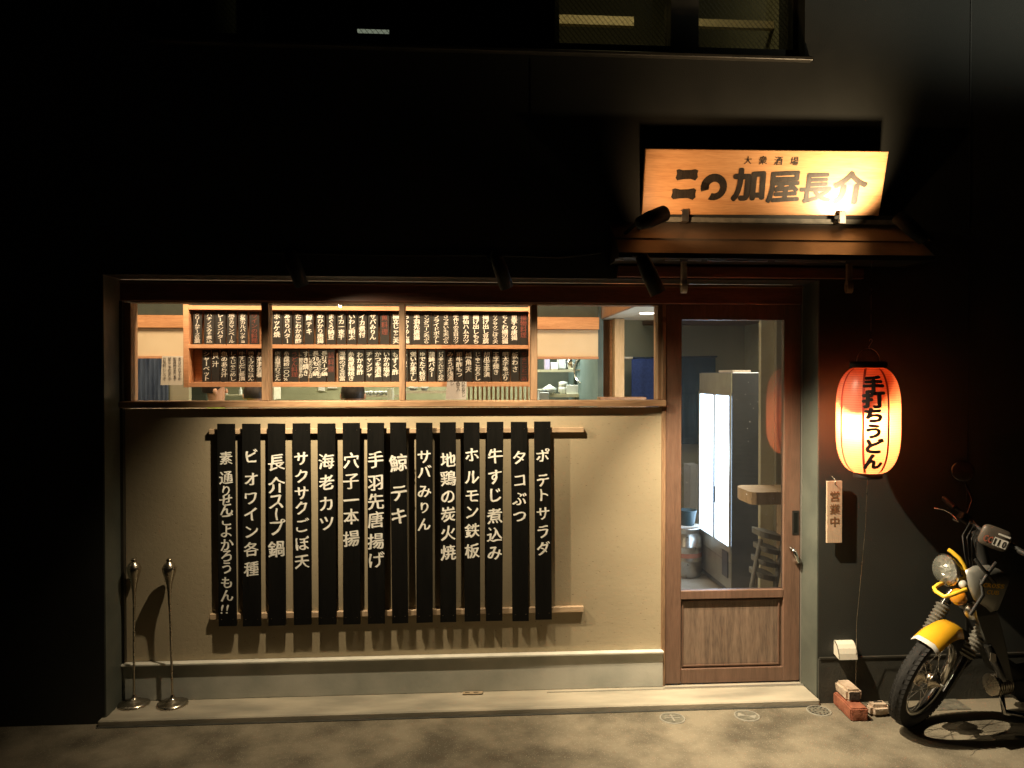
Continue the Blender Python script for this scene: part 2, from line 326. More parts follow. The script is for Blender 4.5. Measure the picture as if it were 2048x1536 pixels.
def thing(name, loc, label, cat, group=None, rz=0):
    o = bpy.data.objects.new(name, None); COL.objects.link(o); o.location = loc; o.rotation_euler = (0, 0, rz); o.empty_display_size = .05
    o.matrix_world = Matrix.Translation(Vector(loc)) @ Matrix.Rotation(rz, 4, 'Z')
    return tag(o, label, cat, group)
def copy_tree(o, parent=None):
    c = o.copy(); COL.objects.link(c); c.parent = parent
    for ch in list(o.children): copy_tree(ch, c)
    return c
def struct(o): o['kind'] = 'structure'; return o

# ------------------------------------------------------------------ lettering
_gc = {}
_layer_dir = [Vector((0, -1, 0))]
def glyph(ch, off=0.0, res=3):
    k = (ch, off, res)
    if k not in _gc:
        c = bpy.data.curves.new('g', 'FONT'); c.body = ch; c.size = 1; c.resolution_u = res; c.offset = off
        o = bpy.data.objects.new('g', c); COL.objects.link(o); bpy.context.view_layer.update()
        me = bpy.data.meshes.new_from_object(o.evaluated_get(bpy.context.evaluated_depsgraph_get()))
        _gc[k] = ([(v.co.x, v.co.y) for v in me.vertices], [tuple(p.vertices) for p in me.polygons])
        bpy.data.objects.remove(o); bpy.data.curves.remove(c); bpy.data.meshes.remove(me)
    return _gc[k]
def put(mb, ch, P, sx, sy=None, off=0.0, brush=1.0, res=3, em=True, seed=0):
    """one character centred on (0,0), passed through P(x, y) -> 3D point"""
    sy = sy or sx; vs, fs = glyph(ch, 0.0, res)
    if not vs: return
    if off <= .002: offs = [(0, 0)]
    elif off < .03: offs = [(-off * 1.15, off * .45), (-off * .4, off * .25), (off * .4, -off * .25), (off * 1.15, -off * .45)]
    else: offs = [(0, 0)] + [(off * math.cos(q * math.pi / 4), off * math.sin(q * math.pi / 4)) for q in range(8)]
    rot = ch in 'ー…（）()〜' 
    rnd = random.Random(seed * 131 + ord(ch[0])); tl = rnd.uniform(-.04, .04) * brush; o = rnd.uniform(0, 50)
    out = []
    for x, y in vs:
        x, y = x - .5, y - .38
        if rot: x, y = y, -x
        y += x * .10 * brush; x += y * tl * 1.0
        q = noise.noise_vector(Vector((x * 3.2 + o, y * 3.2, seed * 1.7)))
        x += q.x * .062 * brush; y += q.y * .055 * brush
        out.append((x, y))
    for i, (dx, dy) in enumerate(offs):
        b = [Vector(P((x + dx) * sx, (y + dy) * sy)) for x, y in out]
        nrm = _layer_dir[0] * (.00006 * i)
        mb.add([v + nrm for v in b], fs)
def vtext(mb, items, xc, Y, off=.02, brush=1.0, xlean=0.0, z0=0, res=3, seed=0, sxk=1.0):
    """items: (char, z, size) down a column at x = xc on a plane facing -y"""
    for i, (ch, z, s) in enumerate(items):
        xx = xc + (z - z0) * xlean
        put(mb, ch, lambda x, y: (xx + x, Y, z + y), s * sxk, s, off, brush, res, seed=seed * 17 + i)

# ================================================================== SETTING
g = MB().add([(-60, -60, -.03), (60, -60, -.03), (60, .3, -.03), (-60, .3, -.03)], [(0, 1, 2, 3)]).build('ground', 'ground'); struct(g)
XL, XR, ZT = -1.70, 1.826, 2.125     # opening in the front wall
# building: one thing, its walls and fittings are parts
B = thing('restaurant_building', (0, 0, -.03), 'dark charcoal two storey building front with recessed wooden shopfront and lit windows', 'building')
WB = -.2
ow = MB()
ow.box(-9, XL, WB, .12, -.03, 3.24).box(XR, 9, WB, .12, .2, 3.24).box(XL, XR, WB, .0, ZT, 3.24)
wl, wr, wt = X(330, -.1, 100), X(1596, -.12, 60), 4.7
ow.box(-9, wl, WB, .12, 3.24, 7.5).box(wr, 9, WB, .12, 3.24, 7.5).box(wl, wr, WB, .12, wt, 7.5)
ow.build('outer_wall', 'wall', B)
MB().box(XR, 9, WB - .012, .12, -.03, .195).build('plinth', 'kerb', B)
MB().box(XR + .004, 9, WB - .016, WB, .196, .204).build('plinth_flashing', 'aludark', B)
# thin vertical panel joints on the right wall
for px in (1935,):
    MB().box(X(px, WB), X(px, WB) + .006, WB - .003, WB + .001, .21, 7.4).build('wall_joint_strip', 'canopyd', B)
# reveals
MB().box(XR - .006, XR + .0, WB + .002, .0, -.0, ZT - .001).build('reveal_lining', 'reveal', B)
MB().box(XL, XL + .006, WB + .002, .0, -.0, ZT - .001).build('reveal_lining', 'reveal', B)
MB().box(XR - .010, XR - .0065, -.022, -.010, 0, ZT - .01).build('metal_edge_trim', 'alu', B)
# step
MB().box(XL - .02, XR - .004, -.235, .06, -.07, 0, .006).build('door_step', 'step', B)
MB().box(XL + .006, 1.07, -.022, .07, .0, .182, .003).build('concrete_base', 'concrete', B)
MB().box(XL + .006, 1.07, -.040, -.001, .1825, .193, .002).build('base_ledge', 'ledge', B)
MB().box(1.072, XR - .011, -.06, -.045, .0, .006).box(.45, 1.072, -.06, -.055, .0, .004).build('door_track', 'alu', B)
MB().box(XL + .006, 1.075, .0, .10, .193, 1.472).build('plaster_wall', 'plaster', B)
# lintel beam
MB().box(XL + .006, XR - .006, -.02, .09, 2.018, ZT - .004, .003).build('lintel_beam', 'beam', B)
MB().box(XL + .006, XR - .006, -.034, -.022, 2.104, 2.112).build('lintel_edge_strip', 'winframe', B)
# strip window
FW = thing('tmp', (0, 0, 0), 'x', 'x')
bpy.data.objects.remove(FW)
sillz, topz = Z(801, 0), Z(608.5, 0)
wf = MB().box(XL + .006, 1.078, -.045, .08, sillz - .032, sillz, .003).build('window_sill', 'winframe', B)
wfr = MB().box(XL + .05, 1.078, -.006, .08, topz, 2.016, .002).build('window_head', 'winframe', B)
for a, b in ((250, 263), (1315, 1330)):
    MB().box(X(a, 0), X(b, 0), -.006, .08, sillz + .001, topz - .001, .002).build('window_post', 'winpost', B)
for a, b in ((523.5, 540), (798.5, 812.5), (1062, 1077)):
    MB().box(X(a, 0), X(b, 0) - .006, -.006, .08, sillz + .001, topz - .001, .002).build('window_post', 'winpost', B)
MB().box(XL + .0065, XL + .020, -.03, -.0, .2, 2.015).build('side_trim', 'aludark', B)
MB().box(X(245, 0), X(249.5, 0), -.012, .02, .195, 2.015, .002).build('side_trim', 'winpost', B)
for a, b in ((263, 523.5), (538, 798.5), (810, 1062), (1074, 1315)):
    p = MB().box(X(a, .04) - .008, X(b, .04) + .004, .040, .043, sillz + .002, topz + .002).build('window_pane', 'gwin', B)
# ---- sliding door
dl, dr = X(1331, 0), XR - .010
def zz(py, Y=0.0, px=1460): return at(px, py, Y).z
d = MB()
d.box(dl, X(1362.5, 0), -.010, .028, .008, 2.016, .003).box(X(1567, 0), dr, -.010, .028, .008, 2.016, .003)
d.box(X(1362.5, 0), X(1567, 0), -.008, .026, zz(640), 2.016, .002).box(X(1362.5, 0), X(1567, 0), -.012, .026, zz(1196), zz(1179), .003)
d.box(X(1362.5, 0), X(1567, 0), -.008, .026, .008, zz(1335), .002)
door = d.build('sliding_door', 'door', B)
MB().box(X(1362.5, 0) - .005, X(1567, 0) + .005, .008, .012, zz(1181), zz(638)).build('door_pane', 'gdoor', door)
MB().box(X(1362.5, 0) - .004, X(1567, 0) + .004, .010, .02, zz(1339), zz(1186)).build('door_panel', 'panel', door)
m = MB(); a, b, c_, e = X(1366, 0), X(1561, 0), zz(1331), zz(1200)
m.box(a, b, .001, .009, c_, c_ + .006).box(a, b, .001, .009, e - .006, e).box(a, a + .006, .0012, .009, c_ + .006, e - .006).box(b - .006, b, .0012, .009, c_ + .006, e - .006)
m.build('panel_moulding', 'door', door)
MB().box(X(1584, 0), X(1597, 0), -.013, -.0095, zz(1070), zz(1022)).build('pull_plate', 'canopyd', door)
MB().box(X(1587, 0), X(1594, 0), -.0145, -.0125, zz(1066), zz(1026)).build('pull_recess', 'blackm', door)
hx = X(1581, 0)
MB().tube([(hx, -.012, zz(1097)), (hx + .003, -.045, zz(1099)), (hx + .012, -.052, zz(1108)), (hx + .025, -.045, zz(1122)), (hx + .03, -.012, zz(1125))], [.010, .011, .0105, .010, .009], 10).build('door_handle', 'chrome', door)
MB().box(X(1325, 0) - .006, dl - .001, -.014, .06, .0, 2.017, .002).build('door_jamb', 'winpost', B)
# upper windows
zu = 3.24
MB().box(wl - .03, wr + .03, WB - .035, .1, zu - .018, zu, .003).build('upper_window_sill', 'aludark', B)
xs = [330, 497, 788, 1080, 1365, 1590]
fr = MB(); Yp = -.06
tops = wt
MBf = MB()
MBf.box(wl, wr, -.13, -.0, zu, zu + .075).box(wl, wr, -.13, 0, tops - .05, tops)
pos = [(330, 395), (485, 525), (780, 818), (1062, 1107), (1335, 1389), (1578, 1597)]
pan = []
for i, (a, b) in enumerate(pos):
    xa, xb = X(a, Yp, 60), X(b, Yp, 60)
    MBf.box(xa, xb, -.13 if i in (4,) else -.11, -.001, zu + .075, tops - .05)
    if i: pan.append((X(pos[i - 1][1], Yp, 60), xa))
uf = MBf.build('upper_window_frame', 'aludark', B)
for a, b in pan:
    MB().box(a - .004, b + .004, Yp + .004, Yp + .010, zu + .07, tops - .045).build('wired_pane', 'gwire', uf)
# room upstairs
UR = MB(); UR.box(wl - .1, wr + .3, 3.0, 3.1, 3.0, 5.6); UR.box(wl - .1, wr + .3, .12, 3.1, 5.5, 5.6); UR.box(wl - .2, wl - .1, .12, 3.1, 3.0, 5.6); UR.box(wr + .3, wr + .4, .12, 3.1, 3, 5.6); UR.box(wl - .1, wr + .3, .12, 3.1, 2.95, 3.0)
UR.box(X(1085, .5, 60), X(1085, .5, 60) + .05, .125, 2.99, 3.0, 5.49).build('upstairs_room', 'olive', B)  # last box: unseen partition added to keep upstairs light off the left panes
for a, b, y0, y1 in ((1095, 1268, 28, 46), (1392, 1548, 37, 52)):  # pale boards added to make the bright bands behind the upper panes
    MB().box(X(a, .9, 40), X(b, .9, 40), .9, .94, Z(y1, .9, a), Z(y0, .9, a)).build('pale_board', 'cream', B)
MB().tube([(X(715, .6, 60), .6, Z(62, .6, 715)), (X(782, .6, 60), .6, Z(63, .6, 750))], .012, 8).build('ceiling_tube', emit('dim_tube', (.75, .85, .8), .35), B)

# ================================================================== OUTDOOR MENU BOARDS
rack = thing('outdoor_menu_rack', (-.35, 0, .4), 'row of fourteen black menu planks nailed to two wooden rails on the plaster wall', 'menu rack')
x0r, x1r = -1.262, .647
MB().box(x0r, x1r, -.026, -.001, Z(866, -.02), Z(856, -.02), .002).build('rail', 'palerail', rack)
MB().box(x0r, x1r, -.026, -.001, Z(1229, -.02), Z(1218, -.02), .002).build('rail', 'palerail', rack)
BD = [  # top x0,x1, top y, bottom x0,x1, bottom y, [(char, y)], size px, meaning
 (433.5, 469, 848, 438, 471.6, 1253, 5, [('素', 265), ('通', 385), ('り', 465), ('せ', 525), ('ん', 580), ('ご', 643), ('よ', 715), ('か', 797), ('ろ', 865), ('う', 940), ('も', 1030), ('ん', 1110), ('!!', 1190)], 26, 'long line of small lettering ending in two exclamation marks'),
 (484, 519.5, 848, 486, 521, 1253, 5, [('ビ', 255), ('オ', 395), ('ワ', 510), ('イ', 610), ('ン', 715), ('各', 825), ('種', 945)], 29, 'ビオワイン各種'),
 (535, 569.6, 847.5, 537, 571, 1251.5, 5, [('長', 290), ('介', 430), ('ス', 530), ('ー', 610), ('プ', 690), ('鍋', 825)], 33, '長介スープ鍋'),
 (585, 619.7, 847, 588, 622, 1250, 5, [('サ', 268), ('ク', 375), ('サ', 480), ('ク', 570), ('ご', 680), ('ぼ', 790), ('天', 900)], 29, 'サクサクごぼ天'),
 (635, 670, 847, 637, 672, 1250, 5, [('海', 285), ('老', 415), ('カ', 545), ('ツ', 665)], 31, '海老カツ'),
 (685.4, 719, 846.5, 686, 720.5, 1249, 5, [('穴', 280), ('子', 405), ('一', 525), ('本', 625), ('揚', 760)], 32, '穴子一本揚'),
 (734, 768, 846, 736, 769, 1248, 5, [('手', 275), ('羽', 415), ('先', 530), ('唐', 645), ('揚', 775), ('げ', 890)], 33, '手羽先唐揚げ'),
 (780, 812, 845, 784, 816, 1246.8, 6, [('鯨', 295), ('テ', 480), ('キ', 620)], 35, '鯨テキ'),
 (832, 865, 846, 833, 865.6, 1246, 6, [('サ', 255), ('バ', 350), ('み', 468), ('り', 570), ('ん', 670)], 28, 'サバみりん'),
 (879.6, 912, 845, 880.6, 912.5, 1245, 6, [('地', 275), ('鶏', 390), ('の', 500), ('炭', 610), ('火', 725), ('焼', 845)], 31, '地鶏の炭火焼'),
 (927.5, 959, 845, 929, 961, 1243.5, 6, [('ホ', 245), ('ル', 380), ('モ', 495), ('ン', 595), ('鉄', 710), ('板', 835)], 30, 'ホルモン鉄板'),
 (974, 1006.6, 844, 972, 1005, 1242, 6, [('牛', 250), ('す', 380), ('じ', 490), ('煮', 620), ('込', 735), ('み', 845)], 31, '牛すじ煮込み'),
 (1022, 1054, 844, 1025, 1057.7, 1242.6, 6, [('タ', 260), ('コ', 400), ('ぶ', 515), ('つ', 620)], 29, 'タコぶつ'),
 (1069, 1100.7, 843.5, 1071, 1104, 1240, 6, [('ポ', 250), ('テ', 400), ('ト', 490), ('サ', 605), ('ラ', 715), ('ダ', 820)], 28, 'ポテトサラダ'),
]
BMEAN = ['', 'organic wines', 'soup hotpot', 'crisp burdock tempura', 'prawn cutlet', 'whole conger eel', 'fried chicken wings', 'whale steak', 'mirin mackerel', 'charcoal chicken', 'iron plate offal', 'stewed beef tendon', 'sliced octopus', 'potato salad']
YB0, YB1 = -.044, -.027
for i, (ta, tb, ty, ba, bb, by, zk, chs, sz, mean) in enumerate(BD):
    Y = YB0; zt, zb = Z(ty, Y, ta), Z(by, Y, ba)
    xa, xb, xc, xd = X(ta, Y, ty), X(tb, Y, ty), X(ba, Y, by), X(bb, Y, by)
    wdt = ((xb - xa) + (xd - xc)) / 2; ct, cb = (xa + xb) / 2, (xc + xd) / 2
    mb = MB(); n = 5; rn = random.Random(i); prof = []
    k = (cb - ct) / (zb - zt)
    left = []; right = []
    for q in range(n + 1):
        z = zt + (zb - zt) * q / n; c0 = ct + (z - zt) * k
        left.append((c0 - wdt / 2 + rn.uniform(-.0007, .0007), Y, z + (rn.uniform(-.001, .001))))
        right.append((c0 + wdt / 2 + rn.uniform(-.0007, .0007), Y, z + rn.uniform(-.001, .001)))
    mb.plate(left + right[::-1], (0, YB1 - YB0, 0))
    plank = mb.build('plank', 'black', rack)
    tag(plank, 'black plank with ' + mean if i == 0 else 'black plank painted %s (%s)' % (mean, BMEAN[i]))
    t = MB(); items = []
    for ch, zy in chs:
        py = 830 + zy / (3.0725 if zk == 5 else 3.071)
        items.append((ch, Z(py, Y - .002, ta), sz / 407 * (1.0 if ch not in ('ー', 'り') else .85)))
    for j, (ch, z, s) in enumerate(items):
        xx = ct + (z - zt) * k
        if ch == '!!':
            for dx in (-.013, .013): put(t, '!', lambda x, y: (xx + dx + x + y * .25 + .012, Y - .0012, z + y), s, s, .02, .6, seed=j)
        else:
            put(t, ch, lambda x, y: (xx + x, Y - .0012, z + y), s * 1.06, s * 1.08, .021, 1.0, seed=i * 20 + j)
    t.build('lettering', 'white', plank)
    nl = MB()
    for zc in (zt - .035, zb + .035):
        for s_ in (-1, 1): nl.lathe([(.0026, 0), (.002, .0015)], (ct + (zc - zt) * k + s_ * wdt * .33, Y - .0002, zc), 6, (0, -1, 0))
    nl.build('nail', 'satin', plank)

# ================================================================== LIT SIGN AND CANOPY
sbl, stl, str_, sbr = at(1284, 429, -.24), at(1292, 297, -.33), at(1776, 303, -.33), at(1760, 431, -.24)
W_ = ((str_ - stl).length + (sbr - sbl).length) / 2
ex = ((str_ - stl) + (sbr - sbl)); ex.y = 0; ex.normalize()
ey = ((stl - sbl) + (str_ - sbr)); ey = (ey - ex * ey.dot(ex)); H_ = ey.length / 2; ey.normalize(); ez = ex.cross(ey)   # ez points to the street
if ez.y > 0: ez = -ez
O_ = (sbl + stl + str_ + sbr) / 4
sign = thing('shop_name_sign', tuple(O_), 'lit golden wooden board sign with bold black lettering above the entrance canopy', 'sign')
def sg(x, y, z=0): return O_ + ex * x + ey * y + ez * z
mb = MB(); hw, hh = W_ / 2, H_ / 2; c = .003
mb.add([sg(-hw + c, -hh + c, 0), sg(hw - c, -hh + c, 0), sg(hw - c, hh - c, 0), sg(-hw + c, hh - c, 0), sg(-hw, -hh, -c), sg(hw, -hh, -c), sg(hw, hh, -c), sg(-hw, hh, -c), sg(-hw, -hh, -.03), sg(hw, -hh, -.03), sg(hw, hh, -.03), sg(-hw, hh, -.03)],
       [(0, 1, 2, 3), (4, 5, 1, 0), (5, 6, 2, 1), (6, 7, 3, 2), (7, 4, 0, 3), (8, 9, 5, 4), (9, 10, 6, 5), (10, 11, 7, 6), (11, 8, 4, 7), (11, 10, 9, 8)])
mb.build('board', 'signwood', sign)
def spx(px, py): # photo position on the board -> board coordinates
    u = (px - 1285) / (1768 - 1285); v_ = (367 - py) / 133
    return (u - .5) * W_, v_ * H_ + (px - 1526) / 483 * .012
t = MB()
for ch, px, py, s in (('大', 1487, 321, 15), ('衆', 1517, 321, 17), ('酒', 1548, 322, 17), ('場', 1580, 323, 17)):
    a, b = spx(px, py); put(t, ch, lambda x, y: sg(a + x, b + y, .0015), s / 390, s / 390, .012, .5)
t.build('small_lettering', 'signink', sign)
t = MB()
def stroke(poly):
    P = [sg(*spx(1250 + x / 3.7236, 270 + y / 3.7236), .0015) for x, y in poly]; t.add(P, [tuple(range(len(P)))])
# ni: two thick bars with flared ends
stroke([(362, 262), (382, 256), (410, 264), (470, 262), (500, 256), (524, 266), (518, 290), (524, 318), (506, 342), (470, 330), (420, 332), (372, 340), (360, 322), (368, 290)])
stroke([(342, 408), (362, 400), (400, 410), (460, 408), (500, 400), (520, 412), (514, 440), (518, 470), (498, 490), (460, 476), (400, 478), (352, 484), (336, 466), (344, 436)])
# the open ring
ring_o = []; ring_i = []
for k in range(25):
    a = R(200 - k * 14.2); wd = 1 + .25 * math.sin(a * .5)
    ring_o.append((648 + 98 * math.cos(a), 392 - 102 * math.sin(a))); ring_i.append((652 + 42 * math.cos(a), 396 - 44 * math.sin(a)))
for k in range(24):
    if k < 22: stroke([ring_o[k], ring_o[k + 1], ring_i[k + 1], ring_i[k]])
stroke([(548, 386), (566, 352), (612, 372), (614, 398), (596, 416), (566, 406)])
for ch, zx, zy, s in (('加', 912, 372, 250), ('屋', 1172, 386, 252), ('長', 1412, 398, 240), ('介', 1672, 398, 246)):
    a, b = spx(1250 + zx / 3.7236, 270 + zy / 3.7236)
    put(t, ch, lambda x, y: sg(a + x * 1.04, b + y * .96, .0015), s / 3.7236 / 392 * .98, None, .046 if ch in '加介' else .032, .35, res=4)
t.build('lettering', 'signink', sign)

can = thing('entrance_canopy', (1.5, -.2, 2.3), 'small bronze metal canopy over the door under the lit sign', 'canopy')
cx0, cx1 = .742, 2.265
MB().prism([(-.201, 2.405), (-.36, 2.300), (-.361, 2.292), (-.201, 2.393)], cx0, cx1).build('roof_panel', 'canopy', can)
MB().prism([(-.352, 2.2995), (-.46, 2.214), (-.459, 2.205), (-.352, 2.289)], cx0, cx1).build('fascia_panel', 'canopy', can)
MB().prism([(-.452, 2.2175), (-.467, 2.2135), (-.467, 2.190), (-.452, 2.190)], cx0 - .004, cx1 + .004).build('drip_edge', 'canopyd', can)
MB().prism([(-.201, 2.192), (-.451, 2.192), (-.451, 2.205), (-.352, 2.285), (-.201, 2.39)], cx0 + .002, cx0 + .012).build('end_plate', 'canopyd', can)
MB().prism([(-.201, 2.192), (-.451, 2.192), (-.451, 2.205), (-.352, 2.285), (-.201, 2.39)], cx1 - .012, cx1 - .002).build('end_plate', 'canopyd', can)
MB().box(cx0 + .013, cx1 - .013, -.45, -.202, 2.196, 2.20).build('soffit_panel', 'canopyd', can)
MB().box(cx0 + .25, cx1, -.222, -.201, 2.407, 2.432, .003).box(cx0 + .25, cx1, -.232, -.201, 2.4055, 2.4125).build('wall_flashing', 'flash', can)
for a, b in ((1230, 1248), (1330, 1359), (1376, 1402), (1415, 1535), (1550, 1690)):
    MB().box(X(a, -.44, 520), X(b, -.44, 520), -.447, -.436, 2.181, 2.1875).build('soffit_trim', 'alu', can)
for px in (1369, 1682):
    cl = MB(); xx = X(px, -.25, 430); w2 = .017
    p0, p1 = sbl.z, 0
    yb = -.20
    cl.box(xx - w2, xx + w2, -.262, -.205, 2.40, 2.408, .002).box(xx - w2, xx + w2, -.268, -.262, 2.40, 2.462, .002).box(xx - w2, xx + w2, -.262, -.222, 2.4555, 2.4615, .001)
    cl.build('sign_clamp', 'steel', can)
# plank under the canopy and noren-bar brackets
MB().box(X(1236, -.23, 540), X(1728, -.23, 540), -.232, -.201, 2.131, 2.186, .002).build('canopy_board', 'beam', can)
for px, y1, mt in ((1367, 592, 'pale'), (1697, 592, 'winpost')):  # left bracket is paler wood, with the nearby lamp's brightness in its colour
    b = MB(); xx = X(px, -.33, 560); zt, zb = 2.191, Z(y1, -.33, px)
    prof = []
    b.box(xx - .014, xx + .014, -.345, -.325, zb + .07, zt, .002)
    # eyelet end
    n = 16; ro, ri, zc = .024, .009, zb + .045
    pts = []
    vs = []
    for xs_ in (xx - .014, xx + .014):
        for rr in (ro, ri):
            for k in range(n):
                a = 2 * math.pi * k / n; vs.append((xs_, -.335 + rr * math.cos(a) * .8, zc + rr * math.sin(a) * (1.35 if rr == ro else 1)))
    fs = []
    for k in range(n):
        k2 = (k + 1) % n
        fs += [(k, k2, n + k2, n + k), (2 * n + k, 3 * n + k, 3 * n + k2, 2 * n + k2), (k, 2 * n + k, 2 * n + k2, k2), (n + k, n + k2, 3 * n + k2, 3 * n + k)]
    b.add(vs, fs); b.build('curtain_pole_bracket', mt, can)

for zj in (2.62,):
    MB().box(-9, XL - .3, WB - .002, WB + .001, zj, zj + .005).build('wall_joint_strip', 'canopyd', B)
for xj in (-2.6, -.85, .35): MB().box(xj, xj + .005, WB - .002, WB + .001, 2.30, 3.20).build('wall_joint_strip', 'canopyd', B)
MB().tube([(-1.0, -.207, 2.235), (-.8, -.207, 2.233), (-.3, -.207, 2.228), (.16, -.207, 2.233), (.5, -.207, 2.226), (.70, -.207, 2.25)], .004, 6).build('power_cable', 'matte', B)
# ---- spotlights
def spotlight(loc, target, wallpt, label, L=.15, r=.032):
    t_ = thing('spotlight', tuple(loc), label, 'spotlight', 'black spotlights on the facade')
    d = (Vector(target) - Vector(loc)).normalized(); p = Vector(loc)
    MB().lathe([(r * .96, .012), (r * .985, -.03), (r, -.0), (r * .75, -L), (r * .35, -L - .012)][::1] and [(r * .30, -L - .012), (r * .78, -L), (r, -L * .55), (r, .012), (r * .92, .012), (r * .86, -.03), (.001, -.032)], p - d * .0, 20, d).build('lamp_head', 'blackm', t_)
    q = p - d * (L * .7); wpt = Vector(wallpt)
    MB().tube([q, q + Vector((0, .01, .03)), Vector((wpt.x, (q.y + wpt.y) / 2, wpt.z)), wpt], .008, 8).build('arm', 'blackm', t_)
    MB().lathe([(.028, 0), (.028, .012), (.02, .018)], wpt + Vector((0, .002, 0)), 14, (0, -1, 0)).build('wall_plate', 'blackm', t_)
spotlight(SPA, TGA, (-.80, -.2, 2.23), 'left black spotlight above the window, aimed down at the planks')
spotlight(SPB, TGB, (.16, -.2, 2.23), 'middle black spotlight above the window, aimed down at the planks')
spotlight(SPC, TGC, (.80, -.2, 2.22), 'large black spotlight hanging under the left end of the canopy', .17, .036)
spotlight(SGL, (1.45, -.28, 2.62), (.80, -.2, 2.33), 'black spotlight at the lower left corner of the lit sign', .15, .036)
spotlight(SGR, (1.84, -.33, 2.70), (2.29, -.2, 2.30), 'black spotlight beyond the right end of the canopy aimed at sign', .15, .034)

# ================================================================== LANTERN
LC = Vector((1.962, -.42, 0)); lzb, lzt = Z(945, -.42, 1736), Z(735, -.42, 1736)
lan = thing('paper_lantern', (LC.x, LC.y, lzb), 'glowing red paper lantern with black vertical lettering hanging right of the door', 'lantern')
RL = .144
def lr(u):  # radius along the height, u 0..1
    e = abs(2 * u - 1)
    return .062 + (RL - .062) * (1 - e ** 3.6) ** .62
NR = 58; prof = []
for i in range(NR * 2 + 1):
    u = i / (NR * 2); prof.append((lr(u) - (.0030 if i % 2 else 0), lzb + (lzt - lzb) * u))
def paper_mat():
    m = bpy.data.materials.new('red_paper'); m.use_nodes = True; nt = m.node_tree; N = nt.nodes.new; L = nt.links.new
    nt.nodes.remove(nt.nodes['Principled BSDF']); out = nt.nodes['Material Output']
    tr = N('ShaderNodeBsdfTranslucent'); tr.inputs[0].default_value = (.95, .33, .16, 1)
    df = N('ShaderNodeBsdfDiffuse'); df.inputs[0].default_value = (.93, .38, .24, 1)
    gl = N('ShaderNodeBsdfGlossy'); gl.inputs['Roughness'].default_value = .35
    mx = N('ShaderNodeMixShader'); mx.inputs[0].default_value = .42; L(tr.outputs[0], mx.inputs[1]); L(df.outputs[0], mx.inputs[2])
    m2 = N('ShaderNodeMixShader'); m2.inputs[0].default_value = .03; L(mx.outputs[0], m2.inputs[1]); L(gl.outputs[0], m2.inputs[2]); L(m2.outputs[0], out.inputs[0]); return m
M['lpaper'] = paper_mat()
M['lrib'] = mat('red_ink_line', (.45, .03, .012), None, .7)
M['lblack'] = mat('lantern_black', (.010, .005, .004), None, .6)
shade = MB().lathe(prof, (LC.x, LC.y, 0), 64, cap=False).build('paper_shade', 'lpaper', lan)
def lp(ang, z, off=.0015):
    u = (z - lzb) / (lzt - lzb); r = lr(max(0.001, min(.999, u))) + off
    return (LC.x + r * math.sin(ang), LC.y - r * math.cos(ang), z)
A0 = math.atan2(LC.x - 0, LC.y + 4)  # facing the street, turned a little
st = MB()
for k in range(8):
    a = R(-36.7 + k * 45); 
    vs = []; n = 30
    for i in range(n + 1):
        z = lzb + (lzt - lzb) * (.01 + .98 * i / n)
        hwid = .0050 / max(.05, lr((z - lzb) / (lzt - lzb)))
        vs += [lp(a - hwid, z, .001), lp(a + hwid, z, .001)]
    st.add(vs, [(2 * i, 2 * i + 1, 2 * i + 3, 2 * i + 2) for i in range(n)], True)
st.build('panel_line', 'lrib', shade)
hoops = MB()
for i in range(1, 46):
    z_ = lzb + (lzt - lzb) * i / 46; rr_ = lr(i / 46) + .0006
    hoops.tube([(LC.x + rr_ * math.cos(2 * math.pi * k / 40), LC.y + rr_ * math.sin(2 * math.pi * k / 40), z_) for k in range(40)], .0007, 4, closed=True)
ho = hoops.build('hoop', mat('hoop_orange', (.60, .12, .05), None, .7), shade); ho['kind'] = 'stuff'
t = MB(); angc = R(-19)
for j, (ch, zy, s) in enumerate((('手', 362, 138), ('打', 463, 140), ('ち', 568, 128), ('う', 675, 122), ('ど', 775, 128), ('ん', 880, 140))):
    py = 660 + zy / 3.3375; zc = Z(py, -.55, 1745); sc_ = s / 3.3375 / 405
    put(t, ch, lambda x, y: lp(angc + x / RL, zc + y * .80, .0022), sc_ * .98, None, .056, .35, res=3, seed=j)
t.build('lettering', 'lblack', shade)
MB().lathe([(.080, 0), (.084, .004), (.084, .026), (.078, .030)], (LC.x, LC.y, lzt - .002), 32, cap=False).lathe([(.082, .012), (.02, .012)], (LC.x, LC.y, lzt - .002), 32, cap=False).build('top_ring', 'lblack', lan)
MB().lathe([(.062, -.026), (.066, -.022), (.066, .002), (.06, .006)], (LC.x, LC.y, lzb), 32, cap=False).lathe([(.06, -.018), (.001, -.018)], (LC.x, LC.y, lzb), 32, cap=False).build('bottom_ring', 'lblack', lan)
MB().lathe([(.001, .06), (.014, .06), (.016, .03), (.030, .026), (.038, .022), (.038, .018), (.001, .018)], (1.905, -.475, 1.425), 20).tube([(1.905, -.475, 1.48), (1.95, -.43, 1.55), (LC.x, LC.y, lzt + .01)], .004, 6).build('bulb_holder', 'lblack', lan)
zr = lzt + .03
MB().tube([(LC.x - .058 * 1, LC.y, zr)] + [(LC.x + .058 * -math.cos(R(a)), LC.y, zr + .062 * math.sin(R(a))) for a in range(15, 180, 15)] + [(LC.x + .058, LC.y, zr)], .0016, 6).build('bail', 'steel', lan)
hk = [(LC.x + .012 + .007 * math.cos(R(a)), LC.y, zr + .098 + .009 * math.sin(R(a))) for a in range(190, -60, -25)]
MB().tube(hk + [(LC.x + .002, LC.y, zr + .07), (LC.x + .006, LC.y, zr + .058)], .0018, 6).build('hook', 'steel', lan)
MB().tube([(LC.x + .012, LC.y, zr + .10), (LC.x + .012, LC.y, 2.19)], .0007, 5).build('hanging_wire', 'satin', lan)
